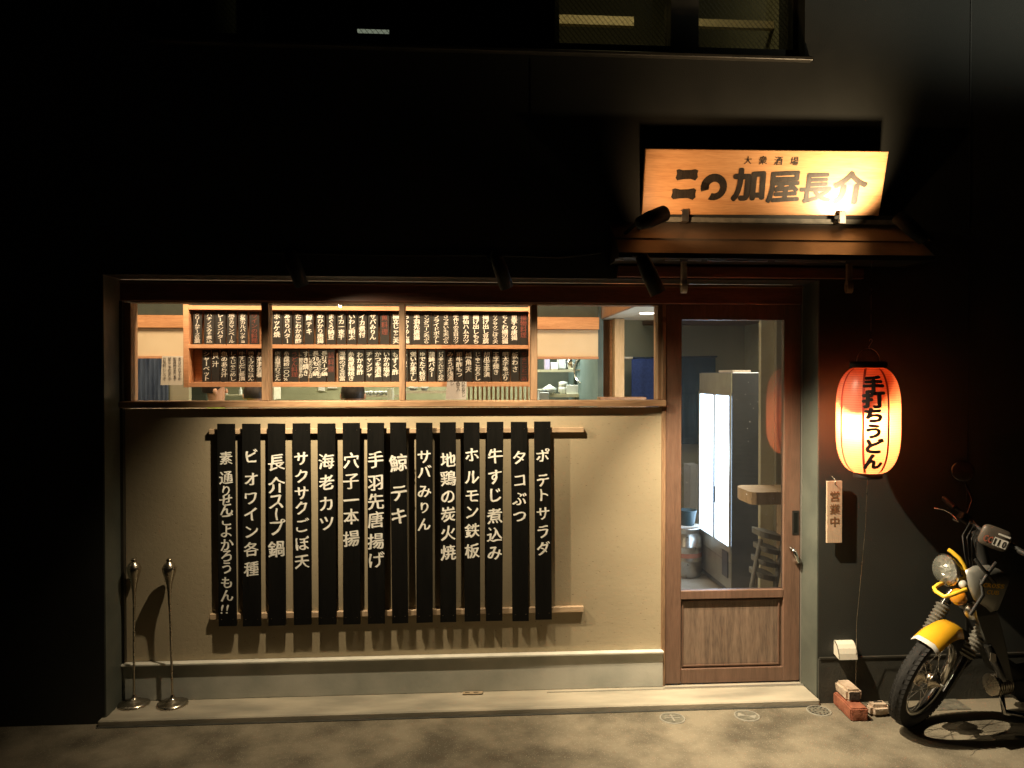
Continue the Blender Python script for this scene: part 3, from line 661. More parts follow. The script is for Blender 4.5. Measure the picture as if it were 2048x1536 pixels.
bt = gr(1752, 1394, .0); MB().tube([(LC.x, LC.y, lzb - .02), (LC.x + .012, LC.y + .04, .9), (LC.x + .03, -.27, .4), (LC.x + .045, -.235, .0)], .0011, 5).build('tie_string', 'satin', lan)

# ---- open plaque
pq = thing('open_plaque', tuple(at(1669, 1023, -.235)), 'small pale wooden plaque with three vertical characters on wall below lantern', 'plaque')
Yq = -.236; a, b = X(1654, Yq, 1023), X(1684.5, Yq, 1023)
MB().box(a, b, Yq, Yq + .012, Z(1086, Yq, 1669), Z(962, Yq, 1669), .0015).build('board', wood('plaque_wood', (.36, .25, .17), (.50, .36, .25), .6, 'z'), pq)
t = MB()
for j, (ch, zy) in enumerate((('営', 1110), ('業', 1197), ('中', 1280))):
    vtext(t, [(ch, Z(660 + zy / 3.3375, Yq, 1669), .056)], (a + b) / 2, Yq - .001, .020, .2, seed=j)
t.build('lettering', mat('plaque_ink', (.16, .075, .03), None, .7), pq)
MB().tube([((a + b) / 2 - .004, Yq - .003, Z(968, Yq, 1669)), ((a + b) / 2 + .002, Yq - .002, Z(961, Yq, 1669)), ((a + b) / 2 - .004, -.21, Z(953, Yq, 1669))], .0012, 6).tube([((a + b) / 2 - .002, Yq - .003, Z(967, Yq, 1669)), ((a + b) / 2 + .012, Yq - .006, Z(973, Yq, 1669))], .002, 6).build('hook', 'satin', pq)

# ---- vent hood on the wall
vh = thing('vent_hood', tuple(at(1693, 1300, -.2)), 'small cream curved vent hood low on the dark wall', 'vent')
a, b = X(1675, -.24, 1300), X(1712, -.24, 1300); zt, zb = Z(1281, -.21, 1693), Z(1320, -.26, 1693)
arc = [(-.201, zt)] + [(-.201 - .062 * math.sin(R(k)), zb + (zt - zb) * math.cos(R(k)) ** 1.0) for k in range(12, 91, 13)] + [(-.268, zb)]
arc = [(-.201, zt), (-.215, zt - .001), (-.232, zt - .010), (-.246, zt - .028), (-.255, zt - .052), (-.259, zb)]
inn = [(y + .004, z - .003) for y, z in arc[::-1]][:-1]
m_ = MB(); m_.prism(arc + [(-.255, zb)] + [(y + .004, z - .004) for y, z in arc[1:-1][::-1]] + [(-.201, zt - .005)], a, b)
m_.plate([(a, y, z) for y, z in arc] + [(a, -.201, zb + .012)], (.003, 0, 0)).plate([(b - .003, y, z) for y, z in arc] + [(b - .003, -.201, zb + .012)], (.003, 0, 0))
m_.build('hood', mat('cream_plastic', (.66, .62, .52), None, .5), vh)
MB().lathe([(.030, 0), (.030, .02)], ((a + b) / 2, -.201, (zt + zb) / 2 - .01), 16, (0, -1, 0)).build('duct', 'matte', vh)

# ================================================================== ASHTRAY STANDS
def stand(px, py, lean, label):
    p = gr(px, py, 0.0)
    t_ = thing('ashtray_stand', (p.x, p.y, 0), label, 'ashtray stand', 'metal ashtray stands on the step')
    h = .735
    base = [(.073, 0), (.075, .004), (.073, .010), (.060, .016), (.040, .019), (.036, .023), (.022, .027), (.012, .036), (.0075, .05)]
    MB().lathe([(r, z) for r, z in base], p, 40).build('base', 'satin', t_)
    q = Vector((p.x + lean, p.y, 0))
    MB().tube([p + Vector((0, 0, .03)), p + Vector((lean * .6, 0, .40)), q + Vector((0, 0, .53))], [.0058, .0058, .0068], 12).build('pole', 'satin', t_)
    MB().lathe([(.0065, .50), (.0085, .555), (.014, .60), (.024, .64), (.032, .665), (.0345, .685), (.031, .692)], q, 32).build('cup', 'satin', t_)
    MB().lathe([(.030, .690), (.026, .703), (.014, .712), (.012, .716), (.015, .722), (.012, .730), (.003, .733)], q, 28).build('lid', 'satin', t_)
    return t_
stand(268, 1409, .004, 'metal ashtray stand nearer the corner, with upright thin pole')
stand(345, 1409, -.012, 'metal ashtray stand farther from the corner, in front of the plaster')

# ================================================================== GROUND DETAILS
def cover(px, py, r, label, kind):
    p = gr(px, py, -.03)
    t_ = thing('drain_cover', (p.x, p.y, -.03), label, 'drain cover', 'small round covers set in the ground')
    MB().lathe([(r, 0), (r, .004), (r * .9, .005), (r * .88, .003)], (p.x, p.y, -.031), 32, cap=False).build('rim', 'iron2', t_)
    MB().lathe([(r * .87, .0028), (.001, .0028)], (p.x, p.y, -.031), 32, cap=False).build('lid', 'iron', t_)
    m_ = MB()
    if kind == 0:
        m_.box(p.x - r * .62, p.x + r * .62, p.y - .004, p.y + .004, -.029, -.0265).box(p.x - .004, p.x + .004, p.y - r * .62, p.y + r * .62, -.029, -.0262).box(p.x - .035, p.x + .02, p.y + .018, p.y + .024, -.029, -.0266)
        m_.build('raised_mark', 'iron2', t_)
    elif kind == 1:
        m_.add([(p.x - r * .8, p.y - r * .1, -.0275), (p.x - r * .1, p.y + r * .1, -.0275), (p.x - r * .5, p.y + r * .6, -.0275)], [(0, 1, 2)]).add([(p.x + r * .8, p.y + r * .1, -.0275), (p.x + r * .1, p.y - r * .1, -.0275), (p.x + r * .4, p.y - r * .6, -.0275)], [(0, 1, 2)])
        m_.box(p.x - .03, p.x + .03, p.y - .003, p.y + .003, -.029, -.0268)
        m_.build('raised_mark', 'iron2', t_)
    else:
        for k in range(14):
            a = 2 * math.pi * k / 14
            for rr in (.72, .42):
                if rr < .5 and k % 2: continue
                m_.lathe([(.0045, .0), (.0045, .0006)], (p.x + r * rr * math.cos(a), p.y + r * rr * math.sin(a), -.0281), 8)
        m_.build('drain_hole', 'matte', t_)
cover(1345, 1437, .062, 'left round cover marked with a cross, in the ground', 0)
cover(1494, 1432, .062, 'middle round cover with wedge marks, in ground before the door', 1)
cover(1638, 1422, .060, 'round drain cover with small holes beside the bricks', 2)
p = gr(1893, 1410, -.03)
pc = thing('drain_plate', (p.x, p.y, -.03), 'rectangular metal drain plate with one dark slot behind the wheel', 'drain cover')
MB().box(p.x - .09, p.x + .09, p.y - .06, p.y + .07, -.031, -.026, .001).build('plate', 'iron', pc)
MB().box(p.x - .045, p.x - .01, p.y + .02, p.y + .03, -.0262, -.0255).build('slot', 'matte', pc)
m_ = MB()
for i in range(10):
    for j in range(5): m_.lathe([(.0035, 0), (.0025, .0012)], (p.x - .07 + i * .0155, p.y - .045 + j * .013, -.026), 6)
o = m_.build('stud', 'iron', pc)

def block(name, c, ax, L, Wd, H, mt, label, seed, ch=.006, holes=None):
    rnd = random.Random(seed); bm = bmesh.new()
    bmesh.ops.create_cube(bm, size=1, matrix=Matrix.Diagonal((L, Wd, H, 1)))
    bmesh.ops.bevel(bm, geom=bm.edges[:], offset=ch, segments=2, affect='EDGES')
    bmesh.ops.subdivide_edges(bm, edges=bm.edges[:], cuts=3, use_grid_fill=True)
    for v in bm.verts:
        q = noise.noise_vector(v.co * 22 + Vector((seed, 0, 0))); q2 = noise.noise_vector(v.co * 70)
        v.co += q * .0035 + q2 * .0012
    for f in bm.faces: f.smooth = False
    me = bpy.data.meshes.new(name); bm.to_mesh(me); bm.free(); me.materials.append(M[mt])
    o = bpy.data.objects.new(name, me); COL.objects.link(o); o.location = c; o.rotation_euler = (0, 0, ax); return tag(o, label, 'brick' if 'brick' in name else 'block')
b0 = gr(1706, 1452, -.03); dirn = (gr(1672, 1418, -.03) - b0); ang = math.atan2(dirn.y, dirn.x)
c0 = (gr(1690, 1428, -.03) + Vector((.03, .02, .0)))
red = block('red_brick', (c0.x + .005, c0.y - .005, .0015), ang, .200, .085, .063, 'brick', 'dark red brick lying on the ground under a pale paver', 3)
top = block('paver_block', (c0.x + .015, c0.y + .035, .0625), ang, .135, .078, .062, 'paver', 'pale paver block resting on top of the red brick', 9, .012)
c2 = gr(1758, 1432, -.03)
sd = block('paver_block', (c2.x + .005, c2.y + .02, -.002), .10, .105, .070, .058, 'paver', 'pale paver block on the ground next to the front wheel', 14, .016)
sd['label'] = 'pale paver block with a dark slot, next to the front wheel'
MB().box(c2.x - .012, c2.x + .030, c2.y + .024, c2.y + .033, .0255, .0305).build('slot', 'paverdark', None).parent = None
_s = bpy.data.objects['slot.001'] if 'slot.001' in bpy.data.objects else bpy.data.objects['slot']
_s.parent = sd; _s.matrix_parent_inverse = (Matrix.Translation(sd.location) @ Matrix.Rotation(.10, 4, 'Z')).inverted()
for bb in (top,):
    e = MB().box(-.0700, -.0672, -.026, .026, -.020, .021, .001)  # dark plate paints the shade on the paver's right end
    o = e.build('shaded_end', 'paverdark'); 
    s_ = -1 if (Matrix.Rotation(ang, 3, 'Z') @ Vector((-1, 0, 0))).y < 0 else 1
    o.parent = bb
    if s_ == 1: o.rotation_euler = (0, 0, math.pi)

def crack(pts, wd):
    m_ = MB()
    for (x0_, y0_), (x1_, y1_) in zip(pts[:-1], pts[1:]):
        a_, b_ = gr(x0_, y0_, -.0294), gr(x1_, y1_, -.0294); d_ = (b_ - a_).normalized(); n_ = Vector((-d_.y, d_.x, 0)) * wd
        m_.add([a_ - n_, b_ - n_ * .8, b_ + n_ * .8, a_ + n_], [(0, 1, 2, 3)])
    return m_
MB().box(XL - .02, XR - .004, -.2505, -.2352, -.0296, -.027).build('step_joint', 'kerb', B)  # dark strip for the dirty joint and the shade under the step edge
struct(crack([(1963, 1492), (1957, 1499), (1950, 1502), (1946, 1508), (1941, 1511)], .0012).build('ground_crack', 'matte'))
# rust stain plate and drain slots on the step
_p = gr(944, 1385, .0065)
MB().add([(_p.x - .05, _p.y - .018, .0066), (_p.x + .05, _p.y - .018, .0066), (_p.x + .06, _p.y + .015, .0066), (_p.x - .045, _p.y + .015, .0066)], [(0, 1, 2, 3)]).build('rust_stain', mat('rust_stain', (.26, .15, .06), (.42, .33, .22), .85, scale=14), B)
MB().box(_p.x - .035, _p.x - .012, _p.y - .004, _p.y + .003, .006, .0075).box(_p.x + .008, _p.x + .034, _p.y - .004, _p.y + .003, .006, .0075).build('latch_slot', 'matte', B)

# ================================================================== MOTORCYCLE
def V(*a): return Vector(a)
CP = V(X(1821, -.475, 1440), -.475, -.03 + .008); ps, ph = R(210.8), R(17.3)
hF = V(math.cos(ps), math.sin(ps), 0); sL = V(-hF.y, hF.x, 0)
uP = V(0, 0, math.cos(ph)) + sL * math.sin(ph); sP = hF.cross(uP) * -1   # axle direction (to the bike's left)
WR = .258
WC = CP + uP * (WR + .004)
bike = thing('motorcycle', (2.10, -.577, -.03), 'small motorcycle with yellow front fender leaning on its stand at right edge', 'motorcycle')
def ring(c, ax_h, ax_u, ax_s, Rr, prof, n=64):
    """prof: (radial offset, side offset) closed section swept round the wheel"""
    vs = []; m_ = len(prof)
    for i in range(n):
        a = 2 * math.pi * i / n; d_ = ax_h * math.cos(a) + ax_u * math.sin(a)
        vs += [c + d_ * (Rr + r_) + ax_s * s_ for r_, s_ in prof]
    fs = [(i * m_ + k, i * m_ + (k + 1) % m_, ((i + 1) % n) * m_ + (k + 1) % m_, ((i + 1) % n) * m_ + k) for i in range(n) for k in range(m_)]
    return vs, fs
def wheel(c, h_, u_, s_, par):
    wh = MB(); tp = [(-.002, -.018), (.022, -.030), (.046, -.031), (.060, -.022), (.066, 0), (.060, .022), (.046, .031), (.022, .030), (-.002, .018)]
    vs, fs = ring(c, h_, u_, s_, .192, tp); wh.add(vs, fs, True)
    for i in range(64):   # tread blocks
        a = 2 * math.pi * i / 64; d_ = h_ * math.cos(a) + u_ * math.sin(a); t_ = -h_ * math.sin(a) + u_ * math.cos(a)
        for so, rr in ((0, .2572), (.022, .2520), (-.022, .2520)):
            if so == 0 and i % 2: continue
            k = c + d_ * rr + s_ * so; sk = t_ * (.004 if so > 0 else -.004)
            wh.plate([k + t_ * .010 + s_ * .008 + sk, k - t_ * .010 + s_ * .008 + sk, k - t_ * .010 - s_ * .008 - sk, k + t_ * .010 - s_ * .008 - sk], d_ * .0014)
    ty = wh.build('tyre', 'rubber', par)
    r = MB(); vs, fs = ring(c, h_, u_, s_, .182, [(-.008, -.012), (.014, -.022), (.016, -.018), (.002, -.010), (.002, .010), (.016, .018), (.014, .022), (-.008, .012)]); r.add(vs, fs, True)
    rim = r.build('rim', 'chrome', par)
    hb = MB().lathe([(.020, -.055), (.030, -.05), (.060, -.038), (.062, -.012), (.034, -.006), (.030, .02), (.045, .028), (.048, .034), (.02, .05), (.012, .062)], c, 28, s_)
    hub = hb.build('hub', 'satin', par)
    sp = MB()
    for i in range(24):
        a = 2 * math.pi * i / 24; d0 = h_ * math.cos(a) + u_ * math.sin(a); a2 = a + (.55 if i % 2 else -.55)
        d1 = h_ * math.cos(a2) + u_ * math.sin(a2); so = .028 if i % 4 < 2 else -.034
        sp.tube([c + d0 * .045 + s_ * so, c + d1 * .184 + s_ * so * .1], .0014, 5, False)
    sp.build('spoke', 'chrome', par)
wheel(WC, hF, uP, sP, bike)
ax = uP * math.cos(R(27)) - hF * math.sin(R(27))      # steering axis, upwards
fw = ax.cross(sP); 
if fw.dot(hF) < 0: fw = -fw
# fender: yellow with pale tip
def fender(a0, a1, name, m_, wd=.064, r0=.270, drop=.034):
    f = MB(); n = 22; vs = []
    for i in range(n + 1):
        a = a0 + (a1 - a0) * i / n; d_ = hF * math.cos(a) + uP * math.sin(a)
        for q in (-1, -.92, -.6, 0, .6, .92, 1): vs.append(WC + d_ * (r0 + .012 * (1 - q * q) - drop * max(0, abs(q) - .62) * 2.2) + sP * wd * q)
    vs2 = [v - (v - WC).normalized() * .003 for v in vs]; L_ = len(vs)
    fs = [(i * 7 + k, i * 7 + k + 1, (i + 1) * 7 + k + 1, (i + 1) * 7 + k) for i in range(n) for k in range(6)]
    f.add(vs, fs, True); f.add(vs2, [t_[::-1] for t_ in fs], True)
    e = [i * 7 for i in range(n + 1)]
    f.add(vs + vs2, [(i * 7 + s0, (i + 1) * 7 + s0, L_ + (i + 1) * 7 + s0, L_ + i * 7 + s0) for i in range(n) for s0 in (0, 6)] + [(k, k + 1, L_ + k + 1, L_ + k) for k in range(6)] + [(n * 7 + k, n * 7 + k + 1, L_ + n * 7 + k + 1, L_ + n * 7 + k) for k in range(6)])
    return f.build(name, m_, bike)
fender(R(58), R(108), 'front_fender', 'yellow')
fender(R(53), R(57.8), 'fender_tip', mat('white_plastic', (.70, .69, .64), None, .35))
fender(R(108.2), R(138), 'rear_fender_flap', 'matte')
# fork legs with gaiters
HU = WC
FT = .43
for q in (-1, 1):
    o_ = sP * (.094 * q)
    a_ = HU + o_; g0, g1 = a_ + ax * .17, a_ + ax * .335
    MB().tube([a_ - ax * .02, a_ + ax * .19], [.018, .020], 12).build('fork_leg', 'gloss', bike)
    ga = MB(); pts = []; rr = []
    n = 18
    for i in range(n + 1): pts.append(g0 + (g1 - g0) * (i / n)); rr.append((.033 if i % 2 else .023) + .003 * i / n)
    ga.tube(pts, rr, 16); ga.s = [False] * len(ga.s); ga.build('fork_gaiter', 'gaiter', bike)
    MB().tube([g1, a_ + ax * .40, a_ * 1 + ax * .47 - sP * (q * .02)], [.024, .021, .018], 12).build('fork_tube', 'gloss', bike)
MB().tube([HU - sP * .1, HU + sP * .1], .010, 10).build('axle', 'chrome', bike)
MB().tube([HU - sP * .09 + ax * .40, HU + sP * .09 + ax * .40], .022, 12).build('fork_yoke', 'gloss', bike)
# fork brace/cover behind
# headlight
HL = at(1893, 1140, -.60)
hd = V(-.97, -.16, -.02).normalized()
hl = MB().lathe([(.001, -.085), (.035, -.080), (.056, -.060), (.068, -.02), (.072, .0), (.070, .006)], HL, 32, hd, cap=False).build('headlight', 'gloss', bike)
MB().lathe([(.071, .004), (.066, .018), (.052, .032), (.030, .040), (.001, .043)], HL, 32, hd, cap=False).build('lens', 'lens', hl)
rf = MB(); n = 24; vs = []
for j, (r_, z_) in enumerate([(.069, .003), (.056, -.010), (.040, -.022), (.022, -.028), (.001, -.029)]):
    q3 = hd.to_track_quat('Z', 'Y').to_matrix()
    for k in range(n):
        w_ = r_ * (1 + (.07 if k % 2 else -.07)); vs.append(HL + q3 @ V(w_ * math.cos(2 * math.pi * k / n), w_ * math.sin(2 * math.pi * k / n), z_ + (.004 if (k + j) % 3 else -.004)))
rf.add(vs, [(j * n + k, j * n + (k + 1) % n, (j + 1) * n + (k + 1) % n, (j + 1) * n + k) for j in range(4) for k in range(n)]); rf.build('reflector', 'reflect', hl)
MB().lathe([(.074, -.004), (.076, .004), (.071, .010)], HL, 32, hd, cap=False).build('bezel', 'satin', hl)
MB().tube([at(1896, 1099, -.62), at(1903, 1103, -.63), at(1918, 1116, -.65), at(1928, 1129, -.66), at(1933, 1141, -.66), at(1933, 1156, -.65)], .0092, 10).build('headlight_guard', 'yellowm', bike)
MB().tube([at(1886, 1166, -.60), at(1877, 1169, -.62), at(1868, 1176, -.64), at(1872, 1183, -.66), at(1888, 1193, -.70), at(1900, 1191, -.72), at(1932, 1179, -.70)], .0092, 10).build('headlight_guard', 'yellowm', bike)
gb = [at(1914, 1147, -.665), at(1921, 1140, -.665), at(1933, 1140, -.665), at(1934, 1154, -.665), at(1930, 1163, -.665), at(1918, 1162, -.665)]
MB().plate(gb, V(.006, .012, 0)).build('guard_bracket', 'yellowm', bike)
MB().lathe([(.006, 0), (.006, .006)], at(1922, 1151, -.672), 10, (0, -1, 0)).build('bolt', 'matte', bike)
MB().lathe([(.014, -.01), (.018, .004), (.017, .016), (.010, .024), (.001, .026)], at(1926, 1167, -.67), 20, (-.5, -.8, -.3)).build('turn_signal', 'lens2', bike)
MB().lathe([(.030, -.02), (.036, .004), (.034, .020), (.022, .034), (.001, .038)], at(1917, 1193, -.655), 20, (-.5, -.75, -.5)).build('turn_signal', 'amber', bike)
MB().tube([at(1893, 1140, -.53), at(1930, 1180, -.56), at(1932, 1215, -.56)], [.05, .045, .03], 12).tube([at(1925, 1150, -.63), at(1946, 1185, -.58)], .022, 10).build('headlight_stay', 'matte', bike)
# handlebar
HB = at(1962, 1062, -.56)
bl, br_ = at(2075, 1120, -.86), at(1888, 996, -.36)
MB().tube([bl, HB.lerp(bl, .4) + V(0, 0, .01), HB + (bl - HB) * .12, HB + (br_ - HB) * .15, at(1938, 1037, -.46), br_], .010, 12).build('handlebar', 'matte', bike)
for e, d_ in ((bl, 1), (br_, -1)):
    MB().tube([e, e + (HB - e) * .30], .014, 12).build('grip', 'matte', bike)
    MB().tube([e + (e - HB).normalized() * .006, e - (e - HB).normalized() * .022], .0075 if d_ < 0 else .015, 12).build('bar_end', 'chrome', bike)
MB().tube([at(1869, 1016, -.40), at(1874, 1016.5, -.41), at(1888, 1019, -.43), at(1901, 1026, -.45), at(1910, 1035, -.47), at(1916, 1041, -.49)], [.005, .0032, .0036, .0042, .005, .006], 8).tube([at(1906, 1038, -.50), at(1917, 1043, -.50)], .005, 8).build('lever', 'chrome', bike)
MB().box(-.03, .03, -.02, .02, -.022, .022, .005).xf(Matrix.Translation(at(1930, 1036, -.46)) @ Matrix.Rotation(R(35), 4, 'Y')).build('switch_housing', 'matte', bike)
MB().lathe([(.001, -.008), (.045, -.006), (.052, 0), (.045, .004), (.001, .006)], at(1925, 942, -.40), 24, V(-.5, -.8, .1)).tube([at(1934, 1030, -.45), at(1945, 1000, -.44), at(1930, 965, -.41)], .005, 8).build('mirror', 'gloss', bike)
# cables
for k in range(4):
    MB().tube([at(1940 + 8 * k, 1045 + 5 * k, -.54), at(1925 + 9 * k, 1072 + 3 * k, -.62), at(1930 + 7 * k, 1110, -.63), at(1944 + 3 * k, 1160, -.58)], .0035, 6).build('cable', 'matte', bike)
for a_, b_, c_ in (((1950, 1118), (1966, 1138), (1990, 1166)), ((1992, 1126), (1978, 1143), (1962, 1170)), ((1962, 1158), (1966, 1190), (1940, 1230))):
    MB().tube([at(*a_, -.755), at(*b_, -.775), at(*c_, -.765)], .008, 8).build('cable', 'matte', bike)
# speedometer cowl with the badge
mc = at(1990, 1076, -.72); md = (V(-.45, -.88, -.05)).normalized(); ms = md.cross(V(0, 0, 1)).normalized()
if ms.x < 0: ms = -ms
mu = ms.cross(md); mu = mu if mu.z > 0 else -mu
tl = math.radians(-20); ms, mu = ms * math.cos(tl) + mu * math.sin(tl), mu * math.cos(tl) - ms * math.sin(tl)
mm = MB(); n = 20
def sup(a, rx, ry, e=.45): 
    c_, s_ = math.cos(a), math.sin(a); return rx * math.copysign(abs(c_) ** e, c_), ry * math.copysign(abs(s_) ** e, s_)
rings = [(.046, .040, -.03), (.060, .048, -.015), (.062, .050, .0), (.056, .044, .010), (.030, .022, .014), (.001, .001, .0145)]
vs = []
for rx, ry, z_ in rings:
    for k in range(n):
        x_, y_ = sup(2 * math.pi * k / n, rx, ry); vs.append(mc + ms * x_ + mu * y_ + md * z_)
mm.add(vs, [(i * n + k, i * n + (k + 1) % n, (i + 1) * n + (k + 1) % n, (i + 1) * n + k) for i in range(len(rings) - 1) for k in range(n)], True).add(vs[:n], [tuple(range(n))])
bd = mm.build('meter_cowl', mat('grey_brown_cowl', (.09, .075, .06), None, .4), bike)
MB().plate([mc + ms * -.005 + mu * -.030 + md * .0152, mc + ms * .050 + mu * -.030 + md * .0152, mc + ms * .050 + mu * .008 + md * .0152, mc + ms * -.005 + mu * .008 + md * .0152], md * .001).build('badge_plate', 'whitep', bd)
MB().plate([mc + ms * .002 + mu * .022 + md * .0152, mc + ms * .050 + mu * .022 + md * .0152, mc + ms * .050 + mu * .030 + md * .0152, mc + ms * .002 + mu * .030 + md * .0152], md * .001).build('badge_stripe', 'whitep', bd)
t = MB(); u = MB()
def latin(mb, s, c_, ex_, ey_, ezv, size, adv, off=.02, sk=0):
    for i, ch in enumerate(s):
        vs_, fs_ = glyph(ch, 0.012, 2)
        if not vs_: continue
        x0_ = min(v[0] for v in vs_); x1_ = max(v[0] for v in vs_); wd = x1_ - x0_
        mb.add([c_ + ex_ * ((i * adv) + ((v[0] - x0_) / max(wd, .3) * .82 * adv)) + ey_ * (v[1] * size) + ex_ * (v[1] * size * sk) + ezv for v in vs_], fs_)
        for dx_ in (-.0009, .0009): mb.add([Vector(c_) + ex_ * (dx_ + (i * adv) + ((v[0] - x0_) / max(wd, .3) * .82 * adv)) + ey_ * (v[1] * size + dx_ * .5) + ex_ * (v[1] * size * sk) + ezv + ezv.normalized() * .0001 + Vector((0, -.00006 - abs(dx_ + .002) * .02, 0)) for v in vs_], fs_)
latin(t, 'CC', mc + ms * -.044 + mu * -.026, ms, mu, md * .0162, .042, .019, .03); t.build('badge_letters', mat('red_badge', (.35, .10, .06), None, .5), bd)
latin(u, '110', mc + ms * -.002 + mu * -.026, ms, mu, md * .0168, .042, .017, .03); u.build('badge_letters', 'matte', bd)
# more fittings at the front
MB().tube([HU + sP * .094 + ax * .05, HU + sP * .12 + ax * .16, HU + sP * .11 + ax * .30, HU + sP * .06 + ax * .42], .0045, 6).tube([HU - sP * .094 + ax * .05, HU - sP * .12 + ax * .16, HU - sP * .11 + ax * .30, HU - sP * .06 + ax * .42], .0045, 6).build('brake_cable', 'matte', bike)
MB().lathe([(.034, -.008), (.038, 0), (.034, .008), (.012, .012), (.001, .012)], at(1946, 1224, -.62), 20, (-.5, -.8, 0)).build('horn', 'steel', bike)
MB().tube([at(1938, 1205, -.60), at(1946, 1218, -.61), at(1954, 1236, -.61)], .010, 8).build('horn_stay', 'gloss', bike)
for q in (-1, 1):
    MB().lathe([(.022, -.006), (.026, 0), (.022, .006)], HU + sP * (.094 * q) + ax * .345, 14, ax).build('fork_clamp', 'chrome', bike)
# body: leg shield with the model lettering
YS = -.70
def bp(px, py, Y=YS): return at(px, py, Y)
sh = [(1934, 1142), (1950, 1133), (1979, 1131), (2001, 1139), (2020, 1152), (2017, 1166), (2006, 1195), (1995, 1222), (1981, 1226), (1972, 1215), (1950, 1200), (1940, 1175)]
shp = []
for x_, y_ in sh:
    P_ = bp(x_, y_, YS + (x_ - 1980) * .0008); shp.append(P_)
cc_ = sum(shp, V(0, 0, 0)) / len(shp) + V(-.004, -.028, 0)
mbs = MB(); rings_ = []
for f_, dy in ((1.0, .012), (.97, .0), (.86, -.012), (.5, -.022)):
    rings_ += [cc_ + (p_ - cc_) * f_ + V(0, (cc_.y + .028 - p_.y) * 0 + (dy + .0), 0) for p_ in shp]
n = len(shp); cen = cc_ + V(0, -.010, 0)
mbs.add(rings_ + [cen], [(i * n + k, i * n + (k + 1) % n, (i + 1) * n + (k + 1) % n, (i + 1) * n + k) for i in range(3) for k in range(n)] + [(3 * n + k, 3 * n + (k + 1) % n, 4 * n) for k in range(n)], True)
shield = mbs.build('leg_shield', 'shield', bike)
t = MB(); e1 = V(.96, .02, -.10).normalized(); e2 = V(.05, -.02, .99)
latin(t, 'CROSS', bp(1966, 1174, YS - .075), e1, e2, V(0, 0, 0), .027, .0205, .05, .15); latin(t, 'CUB', bp(1973, 1188, YS - .075), e1, e2, V(0, 0, 0), .027, .0205, .05, .15)
t.build('model_lettering', 'yellowm', shield)
# lower shield, dark inner body, frame, engine, seat, rear wheel (mostly beyond the picture edge)
rear = V(.985, .17, 0); up = V(.06, -.18, .98).normalized(); lf = V(.17, -.985, -.18)
S0 = HU + ax * .42 + rear * .05
def body(a, b, c_): return S0 + rear * a + lf * b + up * c_
MB().tube([HU + ax * .40 + rear * .03 + V(0, .05, 0), body(.05, -.04, -.12), body(.16, 0, -.34), body(.30, 0, -.42), body(.55, 0, -.40)], [.05, .055, .05, .045, .04], 14).build('main_frame', 'matte', bike)
lsd = [bp(1950, 1205, YS), bp(1996, 1226, YS), bp(2012, 1290, YS + .03), bp(2026, 1365, YS + .06), bp(1998, 1350, YS + .04), bp(1975, 1290, YS + .02), bp(1955, 1235, YS)]
MB().plate(lsd, V(.0, .02, 0)).build('lower_shield', mat('dark_shield', (.030, .030, .025), None, .4, coat=.2), bike)
MB().tube([bp(1975, 1290, YS - .02), bp(1990, 1325, YS - .03), bp(2003, 1352, YS - .04), bp(2010, 1362, YS - .04)], [.018, .02, .014, .008], 10).build('foot_guard', 'gloss', bike)
MB().plate([bp(1982, 1305, YS - .055), bp(1992, 1309, YS - .055), bp(1993, 1322, YS - .055), bp(1988, 1326, YS - .055), bp(1980, 1322, YS - .055)], V(.0, .004, 0)).build('glint_plate', 'steel', bike)  # small steel plate standing in for the white glint on the bracket
eng = MB().box(-.14, .14, -.09, .09, -.07, .07, .03).xf(Matrix.Translation(body(.42, 0, -.48))).build('engine', 'matte', bike)
fn = MB()
for k in range(7): fn.lathe([(.050, 0), (.055, .002), (.050, .004)], body(.24 - k * .013, 0, -.46 - k * .001), 18, rear)
fn.build('cylinder_fin', 'satin', bike)
MB().tube([body(.20, .03, -.50), body(.18, .08, -.56), body(.35, .10, -.60), body(.7, .11, -.55), body(1.1, .13, -.42)], [.013, .014, .015, .028, .03], 12).build('exhaust_pipe', 'chrome', bike)
MB().box(-.30, .22, -.11, .11, -.035, .045, .03).xf(Matrix.Translation(body(.72, 0, -.02)) @ Matrix.Rotation(R(9), 4, 'Z')).build('seat', 'matte', bike)
MB().box(-.22, .26, -.07, .07, -.10, .08, .03).xf(Matrix.Translation(body(.74, 0, -.16)) @ Matrix.Rotation(R(9), 4, 'Z')).build('side_cover', 'shield', bike)
h2 = -rear; u2 = up; s2 = h2.cross(u2) * -1
RWc = CP * 1; RWc = V(2.15, -.577, 0) + rear * 1.18 + up * .262 + V(0, -.0, -.012)
wheel(RWc, h2, (u2 - h2 * u2.dot(h2)).normalized(), s2.normalized(), bike)
MB().tube([RWc + lf * .09, body(.45, .05, -.40)], .016, 10).tube([RWc - lf * .09, body(.45, -.05, -.40)], .016, 10).build('swing_arm', 'matte', bike)
MB().tube([RWc + lf * .10, body(.85, .08, -.05)], .022, 12).build('shock_absorber', 'gaiter', bike)
MB().tube([RWc - lf * .10, body(.85, -.08, -.05)], .022, 12).build('shock_absorber', 'gaiter', bike)
MB().tube([body(.5, .08, -.50), V(*(body(.5, .2, -.5))[:2], -.028)], .008, 8).build('side_stand', 'gloss', bike)
MB().tube([HU + ax * .40, HU + ax * .58 + V(0, .03, 0), HB + V(0, .02, -.01)], .028, 12).build('steering_head', 'matte', bike)

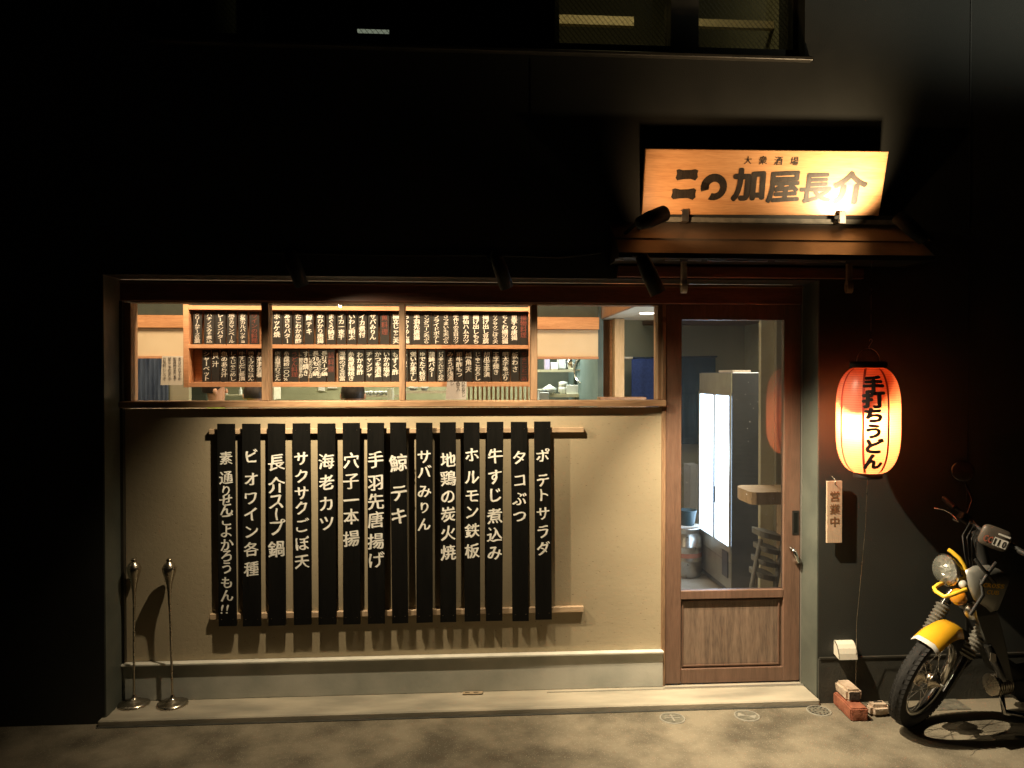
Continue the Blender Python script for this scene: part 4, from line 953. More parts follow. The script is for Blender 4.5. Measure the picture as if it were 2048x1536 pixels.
# ================================================================== INTERIOR
def S(name, mb, m_): return struct(mb.build(name, m_))
S('interior_floor', MB().box(-4.4, 3.4, .125, 6.2, -.04, -.002), 'floor')
S('interior_ceiling', MB().box(-4.4, 3.4, .125, 6.2, 2.9, 2.95), 'ivory')
S('interior_wall', MB().box(-4.45, -4.4, .125, 6.2, 0, 2.9), 'olive')
S('interior_wall', MB().box(3.4, 3.45, .125, 6.2, 0, 2.9), 'palewall')
S('kitchen_back_wall', MB().box(-4.4, 1.05, 5.2, 5.3, 0, 2.9), 'kgreen')
YH = 3.0  # header wall over the kitchen hatch
h0, h1 = -4.39, X(1196, YH)
S('header_wall', MB().box(h0, h1, YH, YH + .08, Z(633, YH, 900), 2.9), 'green')
S('header_plaster', MB().box(h0, h1, YH, YH + .08, Z(713, YH, 900), Z(659, YH, 900)), 'cream')
S('header_beam', MB().box(h0, h1, YH - .06, YH + .08, Z(658.5, YH, 900), Z(634, YH, 900), .004), 'pinek')
S('header_trim', MB().box(h0, h1, YH - .03, YH + .08, Z(718, YH, 900), Z(713.5, YH, 900), .002), 'pine')
S('kitchen_side_wall', MB().box(X(1150, 4.4), X(1196, 4.4), 4.4, 4.45, 0, Z(712, YH, 900)).box(X(1196, 3.08) - .002, X(1196, 3.08) + .05, 3.081, 5.2, 0, 2.9), 'teal')
S('kitchen_side_wall', MB().box(X(1072, 5.0), X(1196, 4.9), 5.0, 5.05, 0, 2.4), 'green')
# left: hatch curtain, side panel
cur = MB(); n = 40; xa, xb = X(262, YH), X(341, YH); vs = []
for i in range(n + 1):
    x_ = xa + (xb - xa) * i / n; y_ = YH - .04 + .015 * math.sin(i * 1.4)
    vs += [(x_, y_, Z(718, YH)), (x_, y_ + .004 * math.sin(i), Z(930, YH))]
cur.add(vs, [(2 * i, 2 * i + 1, 2 * i + 3, 2 * i + 2) for i in range(n)], True)
cu = cur.build('hatch_curtain', 'bluec2'); cu.modifiers.new('s', 'SOLIDIFY').thickness = .004
tag(cu, 'dark indigo curtain hanging behind the far left window pane', 'curtain')
S('hatch_side_panel', MB().box(X(341, YH), X(379, YH), YH - .02, YH + .05, 0, Z(718.5, YH)), 'olive')
S('kitchen_counter', MB().box(X(379, YH), X(1060, YH), YH - .1, YH + .35, 0, Z(804, YH)), 'palewall')
# entrance side: soffit, posts, walls
zs = Z(640, 3.3, 1200); xe = at(1200, 640, 3.3).x
S('soffit', MB().box(xe, 3.38, .13, 3.3, zs, zs + .05), 'ivory')
S('soffit_fascia', MB().box(xe - .03, xe - .001, .13, 3.3, zs - .003, 2.89), 'brownpost')
S('post', MB().box(X(1197, 3.35), X(1217, 3.35), 3.32, 3.40, 0, zs - .004, .003), 'brownpost')
S('post', MB().box(X(1218, 3.28), X(1226, 3.28), 3.25, 3.31, 0, zs - .004, .003), 'pine')
S('post', MB().box(X(1227.5, 3.1), X(1246.5, 3.1), 3.05, 3.17, 0, zs - .004, .003), 'pinez')
S('entrance_back_wall', MB().box(X(1246, 5.0), 3.4, 5.0, 5.1, 0, 2.9), 'olive')
S('entrance_dark_ceiling', MB().box(X(1340, 3.8), 3.4, 3.305, 5.0, Z(650, 4.9, 1450), Z(650, 4.9, 1450) + .05), 'beam')
S('low_wall', MB().box(X(1198, 2.6), X(1290, 2.6), 2.55, 2.70, 0, Z(795, 2.6), .003), 'brownpost')
S('entrance_wall', MB().box(X(1522, .95), X(1553, .95), .95, .99, 0, 2.1), 'palewall')
S('entrance_wall', MB().box(X(1553, .90), 3.38, .90, .94, 0, 2.0), 'olive')  # darker wall colour stands for the shadow beside the pale wall
dls = MB().lathe([(.05, 0), (.05, -.004), (.001, -.004)], tuple(at(1294, 626, 1.65))[:2] + (zs - .001,), 24); 
dz = at(1294, 626, 1.65)
k_ = (zs - CAMP.z) / (dz.z - CAMP.z); dz = CAMP + (dz - CAMP) * k_
o = MB().lathe([(.062, 0), (.062, -.005), (.052, -.006)], (dz.x, dz.y, zs - .001), 28, cap=False).lathe([(.052, -.003), (.001, -.003)], (dz.x, dz.y, zs - .001), 28, cap=False).build('downlight', 'lamp'); tag(o, 'round white recessed downlight glowing in the ceiling behind the right pane', 'ceiling light')
# blue noren (cloth with two panels)
nr = thing('doorway_curtain', (X(1350, 4.7), 4.7, 1.2), 'blue cloth doorway curtain on a pale pole, deep inside behind the door', 'curtain')
def cloth(xa, xb, zt_, zb_, Y, m_, par, name, amp=.012, f_=.9):
    m__ = MB(); n = 24; rows = 5; vs = []
    for j in range(rows):
        for i in range(n + 1):
            tt = j / (rows - 1); vs.append((xa + (xb - xa) * i / n, Y + amp * math.sin(i * f_) * (.3 + tt), zt_ + (zb_ - zt_) * tt))
    m__.add(vs, [(j * (n + 1) + i, j * (n + 1) + i + 1, (j + 1) * (n + 1) + i + 1, (j + 1) * (n + 1) + i) for j in range(rows - 1) for i in range(n)], True)
    o_ = m__.build(name, m_, par); o_.modifiers.new('s', 'SOLIDIFY').thickness = .003; return o_
cloth(X(1263, 4.7), X(1346, 4.7), Z(714, 4.7, 1300), Z(860, 4.7, 1300), 4.7, 'bluec', nr, 'cloth_panel')
cloth(X(1348, 4.7), X(1431, 4.7), Z(713, 4.7, 1400), Z(888, 4.7, 1400), 4.7, mat('teal_cloth', (.02, .055, .10), (.03, .075, .13), .9), nr, 'cloth_panel')
MB().tube([(X(1246, 4.7), 4.7, Z(716, 4.7, 1300)), (X(1265, 4.7), 4.7, Z(716, 4.7, 1300))], .014, 8).build('pole', 'pale', nr)
MB().tube([(X(1266, 4.7), 4.7, Z(716, 4.7, 1300)), (X(1434, 4.7), 4.7, Z(713, 4.7, 1400))], .010, 8).build('pole', 'bluec2', nr)

# ---- interior menu shelf with strips
YR = .40
sh_ = thing('menu_shelf', (-.5, YR, 1.5), 'two tier pine shelf holding black menu strips, seen through the strip window', 'shelf')
xl_, xr_ = X(368, YR), X(1063, YR)
zt0, zt1, zm0, zm1, zb0, zb1 = Z(614, YR), Z(622, YR), Z(690, YR), Z(697.5, YR), Z(764, YR), Z(773.5, YR)
MB().box(xl_, xr_, YR, YR + .085, zt1, zt0, .001).build('shelf_rail', 'pine', sh_)
MB().box(xl_, xr_, YR, YR + .085, zm1, zm0, .001).build('shelf_rail', 'pine', sh_)
MB().box(xl_, xr_, YR, YR + .085, zb1, zb0, .001).build('shelf_rail', 'pine', sh_)
MB().box(xl_ - .002, X(378, YR), YR - .003, YR + .085, zb1 - .002, zt0 + .006, .001).build('side_post', 'pine', sh_)
MB().box(X(1057.5, YR), xr_ + .002, YR - .003, YR + .085, zb1 - .002, zt0 + .006, .001).build('side_post', 'pine', sh_)
MB().box(xl_ + .004, xr_ - .004, YR + .088, YR + .10, zb1, zt0).build('back_panel', 'pine', sh_)
TOP = [(395, 'クリームチーズ豆腐'), (419, 'ハチノスみそ煮込'), (441, 'レーズンバター'), (463.5, '焼きカマンベール'), (486, 'お魚カルパッチョ'), (509, '#ワインの料理'),
 (554, 'ホッケ焼'), (575, 'あさりバター'), (597, 'たこわかめ酢'), (618.5, '鯨テキ'), (641, 'めひかり唐揚'), (662.5, 'まぐろ納豆'), (683, 'イカ一夜干'), (704, 'いわし明太'), (724.5, 'イカ煮付'), (746, 'サバみりん'), (769.5, '#魚料理'), (792, '揚立じゃこ天'),
 (813, 'ちゃりめん揚'), (833.6, '手羽先唐揚'), (853, 'ヤングコーン天ぷら'), (873, 'フライドポテト'), (892, 'さつまいも天ぷら'), (912, '手作りの五目カツ'), (932, '雲仙ハムカツ'), (952, '揚げ出しもち'), (971.5, '揚げ出し豆腐'), (990.6, 'サクサクごぼう天'), (1010, 'ちくわ磯辺揚'), (1028.5, '里芋の唐揚'), (1047, '#揚物料理')]
BOT = [(413, 'シャーベット'), (431, '貝汁'), (448.6, '魚のあら汁'), (466, 'しそじゃこめし'), (484, '牛すじだし茶漬'), (502, '鶏スープかけごはん'), (519.5, 'お茶漬各種'), (537.5, '生玉子'),
 (555.5, '店主自慢手打うどん'), (573, '糸島地粉一〇〇%'), (589, '#うどん料理'), (607.5, 'すき焼き|(前日迄要予約)'), (627, '長介もつ鍋|(しめのうどん付)'), (644.5, '長介スープ鍋|(しめのうどん付)'), (662, '#鍋料理'),
 (684.5, '湯葉のざる豆富'), (702.5, '糸島厚揚焼き'), (720, 'わかめ酢'), (738.5, 'チャンジャ'), (756, 'かつを酒盗'), (773, 'いかの塩辛'), (790.5, 'もずく酢'), (808, '冷奴'),
 (826.5, '蛍いか素干し'), (845, 'ゆでたて枝豆'), (863.5, '蒲鉾バター'), (882, 'ピリ辛こんにゃく炒め'), (900.5, 'みょうが浅漬'), (918.5, '和牛酢もつ'), (937, '焼角天'), (955.5, 'じゃこおろし'), (973.5, '胡瓜玉手漬'), (992, '玉子焼き'), (1011, '明太子あぶり'), (1030, '板わさ'), (1048.5, '#ちょこっと一品')]
YT = YR + .022
GLOSS = {'クリームチーズ豆腐': 'cream cheese tofu',
 'ハチノスみそ煮込': 'miso stewed tripe',
 'レーズンバター': 'raisin butter',
 '焼きカマンベール': 'grilled camembert',
 'お魚カルパッチョ': 'fish carpaccio',
 'ワインの料理': 'wine dishes',
 'ホッケ焼': 'grilled atka mackerel',
 'あさりバター': 'butter clams',
 'たこわかめ酢': 'vinegared octopus',
 '鯨テキ': 'whale steak',
 'めひかり唐揚': 'fried greeneye fish',
 'まぐろ納豆': 'tuna natto',
 'イカ一夜干': 'dried squid',
 'いわし明太': 'sardine with roe',
 'イカ煮付': 'simmered squid',
 'サバみりん': 'mirin mackerel',
 '魚料理': 'fish dishes',
 '揚立じゃこ天': 'fresh fried fishcake',
 'ちゃりめん揚': 'half hidden writing behind the second post',
 '手羽先唐揚': 'fried chicken wings',
 'ヤングコーン天ぷら': 'young corn tempura',
 'フライドポテト': 'fried potato',
 'さつまいも天ぷら': 'sweet potato tempura',
 '手作りの五目カツ': 'handmade cutlet',
 '雲仙ハムカツ': 'ham cutlet',
 '揚げ出しもち': 'fried mochi',
 '揚げ出し豆腐': 'fried tofu',
 'サクサクごぼう天': 'crisp burdock tempura',
 'ちくわ磯辺揚': 'fried chikuwa',
 '里芋の唐揚': 'fried taro',
 '揚物料理': 'fried dishes',
 'シャーベット': 'sherbet',
 '貝汁': 'shellfish soup',
 '魚のあら汁': 'fish bone soup',
 'しそじゃこめし': 'perilla whitebait rice',
 '牛すじだし茶漬': 'beef tendon tea rice',
 '鶏スープかけごはん': 'chicken soup rice',
 'お茶漬各種': 'assorted tea rice',
 '生玉子': 'mostly hidden writing behind the first post',
 '店主自慢手打うどん': 'proud handmade udon',
 '糸島地粉一〇〇%': 'pure local flour',
 'うどん料理': 'udon dishes',
 'すき焼き': 'sukiyaki',
 '長介もつ鍋': 'offal hotpot',
 '長介スープ鍋': 'soup hotpot',
 '鍋料理': 'hotpot dishes',
 '湯葉のざる豆富': 'yuba tofu',
 '糸島厚揚焼き': 'grilled thick tofu',
 'わかめ酢': 'vinegared wakame',
 'チャンジャ': 'spicy cod tripe',
 'かつを酒盗': 'salted bonito',
 'いかの塩辛': 'salted squid',
 'もずく酢': 'vinegared mozuku',
 '冷奴': 'cold tofu hidden by the second post',
 '蛍いか素干し': 'dried firefly squid',
 'ゆでたて枝豆': 'boiled edamame',
 '蒲鉾バター': 'butter fishcake',
 'ピリ辛こんにゃく炒め': 'spicy fried konjac',
 'みょうが浅漬': 'pickled ginger buds',
 '和牛酢もつ': 'vinegared beef offal',
 '焼角天': 'grilled square fishcake',
 'じゃこおろし': 'whitebait with radish',
 '胡瓜玉手漬': 'pickled cucumber',
 '玉子焼き': 'rolled omelette',
 '明太子あぶり': 'seared cod roe',
 '板わさ': 'sliced fishcake',
 'ちょこっと一品': 'small dishes'}
def strips(rows, y0, y1, wpx, row, tier):
    for i, (px, s) in enumerate(rows):
        red = s.startswith('#'); s = s.lstrip('#'); rn = random.Random(hash_(s)); main, _, sub = s.partition('|')
        gapw = wpx * rn.choice((.84, .90, .965)); x_ = X(px, YT); hwd = gapw / 2 / 345
        hwd = (X(px + gapw / 2, YT) - X(px - gapw / 2, YT)) / 2
        za, zb_ = Z(y0, YT), Z(y1, YT); ti = rn.uniform(-.008, .008)
        words_ = main.strip()
        pl = ('dark header strip in dull red lettering %s (%s), %s tier of indoor shelf' if red else 'black menu strip lettered %s (%s), %s tier of indoor shelf') % (words_, GLOSS[words_], tier)
        st_ = thing('menu_strip', (x_, YT, zb_), pl, 'menu strip', 'menu strips on the indoor shelf')
        dz_ = rn.uniform(-.004, .001)
        MB().plate([(x_ - hwd + ti * .1, YT, zb_), (x_ + hwd + ti * .1, YT, zb_), (x_ + hwd - ti * .1, YT + .004, za + dz_), (x_ - hwd - ti * .1, YT + .004, za + dz_)], (0, .006, 0)).build('strip_board', 'strip', st_)
        t_ = MB(); L_ = za - zb_ - .018
        def col(txt, xc, top, length, size, sd):
            n_ = len(txt); stp = min(length / n_, size * 1.25)
            for j, ch in enumerate(txt):
                zc = top - stp * (j + .5); fz = min(stp * 1.05, size)
                put(t_, ch, lambda x, y: (xc + x, YT - .001 + (zc + y - zb_) * .02, zc + y), size, fz, (.022 if L_ / n_ > .026 else .010) if not red else .018, .8, 2, seed=sd + j)
        if sub:
            col(main, x_ + .012, za - .008, L_ * .86, .036, i); col(sub, x_ - .016, za - .03, L_ * .86, .024, i + 50)
        else:
            nch = len(main); col(main, x_, za - .012, L_ if nch > 5 else L_ * (.50 + nch * .075), .0375 if nch < 8 else .034, i)
        t_.build('lettering', 'redp' if red else 'whitep', st_)
def hash_(s): return sum((i + 1) * ord(c) for i, c in enumerate(s))
strips(TOP, 624.5, 689.5, 21.5, 0, 'upper')
strips(BOT, 699.5, 763.5, 17.9, 1, 'lower')
# red price stickers
for px, py in ((749, 626), (931, 627), (1033, 627), (838, 628), (579, 700), (690, 700), (707, 701)):
    pass
# paper notices
def notice(x0_, x1_, y0_, y1_, Y, label, cols, m_='paper', size=.02):
    a_, b_, z0_, z1_ = X(x0_, Y, y0_), X(x1_, Y, y0_), Z(y1_, Y, x0_), Z(y0_, Y, x0_)
    t_ = thing('paper_notice', ((a_ + b_) / 2, Y, z0_), label, 'notice')
    MB().plate([(a_ - .006, Y, z0_), (b_ - .002, Y, z0_), (b_ + .001, Y, z1_), (a_ + .003, Y, z1_)], (0, .0015, 0)).build('sheet', m_, t_)
    tt = MB()
    for i, (fx, s) in enumerate(cols):
        for j, ch in enumerate(s):
            zc = z1_ - (z1_ - z0_) * (.10 + j * .80 / max(len(s), 5)); xc = a_ + (b_ - a_) * fx
            put(tt, ch, lambda x, y: (xc + x, Y - .0008, zc + y), size, None, .0, 1.4, 2, seed=i * 7 + j)
    tt.build('handwriting', 'ink', t_)
notice(323, 365.5, 712, 770, .36, 'white handwritten paper notice beside the left end of the shelf', [(.85, '本日のおすすめ'), (.62, '刺身盛合せ有ります'), (.38, '鍋のご予約承り中'), (.14, 'お気軽にどうぞ')], size=.021)
notice(893, 933, 763.5, 799, .34, 'white handwritten paper taped under the shelf, beside wooden slats', [(.84, 'ひやおろし'), (.58, '色々入'), (.28, 'レ')], mat('white_paper', (.86, .84, .84), None, .7), size=.026)
# lattice screen
lt = thing('slat_screen', (X(990, .62), .62, 1.2), 'row of upright pale wooden slats standing under the shelf near the third post', 'screen')
for i in range(15):
    xx = X(936 + i * 9.0, .62); MB().box(xx, xx + .0105, .62, .64, 1.0, Z(771, .62) + .02, .001).build('slat', 'pinez', lt)
MB().box(X(930, .64), X(1066, .64), .641, .66, 1.0, 1.06).box(X(930, .64), X(1066, .64), .641, .655, 1.71, 1.74).build('cross_rail', 'pine', lt)

# ---- kitchen things
def bowl(p, r, h, m_, label, cat='bowl', grp=None):
    o_ = MB().lathe([(r * .45, 0), (r * .5, .004), (r * .85, h * .55), (r, h), (r * .94, h), (r * .78, h * .5), (.001, .01)], p, 24).build('bowl', m_); o_.location = (0, 0, 0); return tag(o_, label, cat, grp)
def box_item(name, px0, px1, py0, py1, Y, dep, m_, label, cat):
    o_ = MB().box(X(px0, Y), X(px1, Y), Y, Y + dep, Z(py1, Y, px0), Z(py0, Y, px0), .004).build(name, m_); return tag(o_, label, cat)
ks = thing('kitchen_shelf', (X(1120, 4.3), 4.3, 1.6), 'two pale kitchen shelves on the teal wall behind the right window pane', 'shelf')
MB().box(X(1079, 4.25), X(1152, 4.25), 4.25, 4.55, Z(744, 4.25), Z(739, 4.25)).build('shelf_board', 'palewall', ks)
MB().box(X(1079, 4.2), X(1158, 4.2), 4.2, 4.6, Z(795, 4.2), Z(788.5, 4.2)).build('shelf_board', 'palewall', ks)
box_item('carton', 1090.5, 1099.5, 717, 739, 4.30, .12, 'lilac', 'tall lilac carton on the upper kitchen shelf', 'carton')
box_item('carton', 1102, 1116, 725, 739, 4.30, .12, 'whitep', 'small white carton on the upper kitchen shelf', 'carton')
box_item('appliance', 1117, 1132, 714, 737, 4.32, .15, 'greybox', 'pale grey appliance with dark top right on upper kitchen shelf', 'appliance')
box_item('bin_box', 1078, 1098, 785, 801, 4.1, .25, 'greybox', 'pale blue box low behind the right window pane', 'box')
box_item('scale', 1133, 1157, 770, 790, 4.25, .18, 'bowl', 'white kitchen scale on the lower shelf', 'scale')
o = MB().lathe([(.05, 0), (.065, .05), (.05, .13), (.03, .15), (.001, .155)], (X(1143, 4.35), 4.35, Z(738.5, 4.3)), 20).build('jar', 'chrome'); tag(o, 'dark metal jar at right end of the upper kitchen shelf', 'jar')
o = MB().lathe([(.03, 0), (.05, .02), (.055, .07), (.045, .08), (.05, .085), (.052, .13), (.001, .14)], (X(1126, 4.3), 4.3, Z(788, 4.3)), 20).build('stacked_cup', 'bowl'); tag(o, 'pale green stacked cups in the middle of the lower shelf', 'cup')
o = MB().lathe([(.03, 0), (.07, .03), (.075, .06), (.03, .085), (.01, .10), (.001, .10)], (X(1099, 4.25), 4.25, Z(788, 4.25)), 20).tube([(X(1099, 4.25) + .06, 4.25, Z(786, 4.25)), (X(1109, 4.25), 4.25, Z(776, 4.25))], .01, 8).build('teapot', 'bowl'); tag(o, 'white teapot with spout on the lower kitchen shelf', 'teapot')
bowl((X(1081, 4.2), 4.2, Z(784.5, 4.15)), .07, .03, 'bowl', 'white saucer stacked on the pale blue box', 'saucer')
# round steel clock on teal wall, turned to the left
ck = thing('wall_clock', (X(1165, 4.1), 4.1, Z(740, 4.1)), 'round steel rimmed clock seen nearly edge on against the teal wall', 'clock')
cc = V(X(1166, 4.1), 4.1, Z(740, 4.1)); cd = V(-.92, -.38, 0).normalized()
MB().lathe([(.14, -.03), (.146, .0), (.14, .035), (.130, .03), (.128, .01)], cc, 36, cd, cap=False).build('rim', 'chrome', ck)
MB().lathe([(.130, .008), (.001, .008)], cc, 36, cd, cap=False).build('face', 'teal', ck)
cs_ = cd.cross(V(0, 0, 1))
MB().tube([cc + cd * .014 - V(0, 0, .12), cc + cd * .014 + V(0, 0, .12)], .007, 6).tube([cc + cd * .014 - cs_ * .12, cc + cd * .014 + cs_ * .12], .007, 6).build('cross_bar', 'chrome', ck)
# counter goods seen in the low gap
zc0 = Z(799, 4.4)
kc = thing('kitchen_worktop', (X(760, 4.7), 4.7, 1.3), 'steel kitchen worktop shelf with bowls, seen below the menu shelf', 'worktop')
MB().box(X(715, 4.7), X(800, 4.7), 4.6, 4.95, Z(793, 4.7), Z(790, 4.7)).box(X(812, 4.6), X(900, 4.6), 4.5, 4.9, Z(786, 4.6), Z(781, 4.6)).build('shelf_board', 'steel', kc)
MB().box(X(440, 4.7), X(505, 4.7), 4.6, 4.95, Z(790, 4.7), Z(788.5, 4.7)).build('shelf_board', 'palewall', kc)
for i, (px, r) in enumerate(((722, .035), (732, .03), (741, .04), (752, .035), (762, .045), (775, .05), (826, .06), (848, .055))):
    Y = 4.72 if px < 800 else 4.62; lb = ['small dark bowl next to the round head', 'second small bowl from the round head', 'pale bowl left of the glass rack', 'low glass rack on the steel shelf', 'pale bowl right of the glass rack', 'large pale bowl beside the white jug', 'left green white bowl just right of the second post', 'second bowl right of the second post'][i]
    bowl((X(px, Y), Y, Z(790 if px < 800 else 781, Y) + .001), r, .045, 'bowl', lb, 'bowl', 'bowls on the kitchen shelf')
for i, (px, h, r) in enumerate(((452, .07, .018), (481, .08, .02), (493, .06, .018))):
    o = MB().lathe([(r, 0), (r, h * .6), (r * .5, h * .8), (r * .45, h)], (X(px, 4.7), 4.7, Z(788.4, 4.7)), 16).build('bottle', 'bowl'); tag(o, ['left small glass bottle between the two heads', 'taller middle glass bottle between the two heads', 'right small glass bottle close to the black haired head'][i], 'bottle', 'small bottles on the kitchen ledge')
o = MB().lathe([(.03, 0), (.035, .08), (.028, .11), (.03, .12), (.02, .12)], (X(781, 3.6), 3.6, Z(801, 3.6)), 20).build('jug', 'bowl'); tag(o, 'bright white jug beside the second window post', 'jug')
box_item('wall_card', 636, 650, 771, 782, 5.17, .01, 'whitep', 'pale square card on the kitchen wall left of round head', 'card')
box_item('wall_card', 655, 674, 770, 777, 5.17, .01, 'whitep', 'wide white card on the kitchen wall close to round head', 'card')
box_item('hood_duct', 541, 548, 765, 800, 3.9, .3, 'ivory', 'bright upright white duct right of the first window post', 'duct')
S('kitchen_partition', MB().box(X(379, 4.9), X(412, 4.9), 4.9, 4.95, 0, 2.3), 'green')

# ---- people (mostly hidden below the window sill)
def person(px, py, Y, face, label, shirt, hairm='hair'):
    hz = Z(py, Y, px); x0_ = X(px, Y); hgt = hz + .12
    t_ = thing('person', (x0_, Y, 0), label, 'person', None, face)
    Mw = t_.matrix_world
    J = dict(pel=(0, 0, .92), ch=(0, 0, 1.22), nk=(0, .0, hz - .17), jaw=(.01, 0, hz - .085), hd=(.0, 0, hz), cr=(-.005, 0, hz + .045))
    for s_ in (-1, 1):
        J['sh%d' % s_] = (0, .17 * s_, hz - .26); J['el%d' % s_] = (.04, .21 * s_, hz - .52); J['wr%d' % s_] = (.22, .17 * s_, hz - .62); J['hn%d' % s_] = (.30, .15 * s_, hz - .62)
        J['hp%d' % s_] = (0, .09 * s_, .88); J['kn%d' % s_] = (.02, .10 * s_, .48); J['an%d' % s_] = (0, .10 * s_, .09); J['ft%d' % s_] = (.15, .11 * s_, .03)
    E_ = [('pel', 'ch'), ('ch', 'nk'), ('nk', 'jaw'), ('jaw', 'hd'), ('hd', 'cr')]
    for s_ in (-1, 1):
        q = str(s_); E_ += [('ch', 'sh' + q), ('sh' + q, 'el' + q), ('el' + q, 'wr' + q), ('wr' + q, 'hn' + q), ('pel', 'hp' + q), ('hp' + q, 'kn' + q), ('kn' + q, 'an' + q), ('an' + q, 'ft' + q)]
    rad = dict(pel=.13, ch=.135, nk=.055, jaw=.066, hd=.082, cr=.066, sh=.06, el=.042, wr=.03, hn=.035, hp=.09, kn=.06, an=.042, ft=.038)
    ks_ = list(J); me = bpy.data.meshes.new('body'); me.from_pydata([J[k] for k in ks_], [(ks_.index(a), ks_.index(b)) for a, b in E_], [])
    o_ = bpy.data.objects.new('body', me); COL.objects.link(o_); sk = o_.modifiers.new('skin', 'SKIN')
    for i, k in enumerate(ks_):
        r_ = rad[k.rstrip('-1').rstrip('1')] if k not in rad else rad[k]; me.skin_vertices[0].data[i].radius = (r_, r_)
    me.skin_vertices[0].data[0].use_root = True
    o_.modifiers.new('sub', 'SUBSURF').levels = 2; bpy.context.view_layer.update()
    m2 = bpy.data.meshes.new_from_object(o_.evaluated_get(bpy.context.evaluated_depsgraph_get())); bpy.data.objects.remove(o_)
    m2.materials.clear(); m2.materials.append(M['skin'])
    for p_ in m2.polygons: p_.use_smooth = True
    bd_ = bpy.data.objects.new('body', m2); COL.objects.link(bd_); bd_.parent = t_
    loc = lambda mb: mb.xf(Mw)
    # nose, ears
    loc(MB().lathe([(.001, .0), (.012, .01), (.010, .03), (.001, .045)], (.083, 0, hz - .035), 10)).build('nose', 'skin', t_)
    for s_ in (-1, 1): loc(MB().lathe([(.001, -.028), (.014, -.018), (.019, .004), (.014, .022), (.001, .028)], (.0, .082 * s_, hz - .015), 10)).build('ear', 'skin', t_)
    hm = MB(); n, r_ = 20, 10; vs = []
    for j in range(r_ + 1):
        ph_ = math.pi * .62 * j / r_
        for i in range(n):
            a_ = 2 * math.pi * i / n; front = max(0, math.cos(a_)); pp = ph_ * (1 - .42 * front)
            q_ = 1 + .05 * noise.noise(Vector((math.cos(a_) * 3, math.sin(a_) * 3, j * .6)))
            vs.append((.097 * q_ * math.sin(pp) * math.cos(a_) - .008, .092 * q_ * math.sin(pp) * math.sin(a_), hz + .012 + .108 * q_ * math.cos(pp)))
    hm.add(vs, [(j * n + i, j * n + (i + 1) % n, (j + 1) * n + (i + 1) % n, (j + 1) * n + i) for j in range(r_) for i in range(n)], True); loc(hm).build('hair', hairm, t_)
    sm = MB(); n = 24; vs = []
    for z_, rx, ry in ((.85, .13, .18), (1.0, .13, .17), (1.2, .145, .19), (hz - .30, .14, .215), (hz - .235, .12, .19), (hz - .19, .085, .11), (hz - .145, .068, .072), (hz - .125, .072, .078)):
        for i in range(n): vs.append((rx * math.cos(2 * math.pi * i / n), ry * math.sin(2 * math.pi * i / n), z_))
    sm.add(vs, [(j * n + i, j * n + (i + 1) % n, (j + 1) * n + (i + 1) % n, (j + 1) * n + i) for j in range(7) for i in range(n)], True); loc(sm).build('shirt', shirt, t_)
    loc(MB().tube([(0, .17, hz - .25), (.04, .21, hz - .45)], [.075, .062], 14).tube([(0, -.17, hz - .25), (.04, -.21, hz - .45)], [.075, .062], 14)).build('sleeve', shirt, t_)
    loc(MB().tube([(0, .09, .93), (.02, .10, .48), (0, .10, .10)], [.10, .075, .06], 14).tube([(0, -.09, .93), (.02, -.10, .48), (0, -.10, .10)], [.10, .075, .06], 14)).build('trousers', 'shirtb', t_)
person(431, 779, 2.3, R(15), 'person in lime green collar with dark hair, facing right behind the left pane', 'lime')
person(510, 789, 2.5, R(95), 'person with black hair and pale shirt, just left of the first post', 'shirtw')
person(706, 789, 2.0, R(88), 'person with round black hair seen from behind, middle of second pane', 'shirtw')

# ---- fridge showcase through the door
fg = thing('drinks_fridge', (X(1463, 1.5), 1.5, 0), 'glass door drinks fridge glowing white, with dark side panel, inside the door', 'fridge')
YF = 1.5; fx = X(1463, YF, 1000); Yb = YF + .75; ztop = Z(745, YF, 1463)
fz0, fz1 = Z(1100, YF, 1463), Z(787, YF, 1463)
zbase = 0
MB().box(fx + .004, fx + .46, YF, Yb, .02, ztop, .004).build('cabinet', 'fdark', fg)
MB().box(fx - .004, fx + .003, YF + .002, Yb - .002, fz1 + .0, ztop - .004).box(fx - .006, fx + .003, YF + .002, Yb - .002, fz0 - .10, fz0 - .004).build('front_band', 'fsteel', fg)
MB().box(fx - .004, fx + .003, YF + .002, Yb - .002, .06, fz0 - .105).build('base_panel', 'fsteel', fg)
MB().box(fx - .012, fx - .004, YF + .05, YF + .17, .14, .33).build('vent_grille', 'fdark', fg)
ym = YF + .36
for a, b in ((YF + .03, ym - .02), (ym + .02, Yb - .03)):
    MB().box(fx - .003, fx + .002, a, b, fz0 + .02, fz1 - .02).build('lit_door', 'flight', fg)
fm = MB()
for a, b in ((YF, YF + .028), (ym - .018, ym + .018), (Yb - .028, Yb)): fm.box(fx - .012, fx - .0035, a, b, fz0, fz1)
fm.box(fx - .0115, fx - .0035, YF + .028, Yb - .028, fz0, fz0 + .018).box(fx - .0115, fx - .0035, YF + .028, Yb - .028, fz1 - .018, fz1)
fm.build('door_frame', 'fsteel', fg)
MB().box(fx - .03, fx - .012, ym - .05, ym - .035, fz0 + .3, fz0 + .42).build('handle', 'matte', fg)
o = MB().box(fx + .02, fx + .16, YF + .05, YF + .35, ztop + .001, ztop + .018).build('flat_box', 'pale'); tag(o, 'flat pale tray lying on top of the drinks fridge', 'tray')
point('fridge_spill_light', (fx - .25, YF + .45, 1.0), 3, (.8, .9, 1), .15)
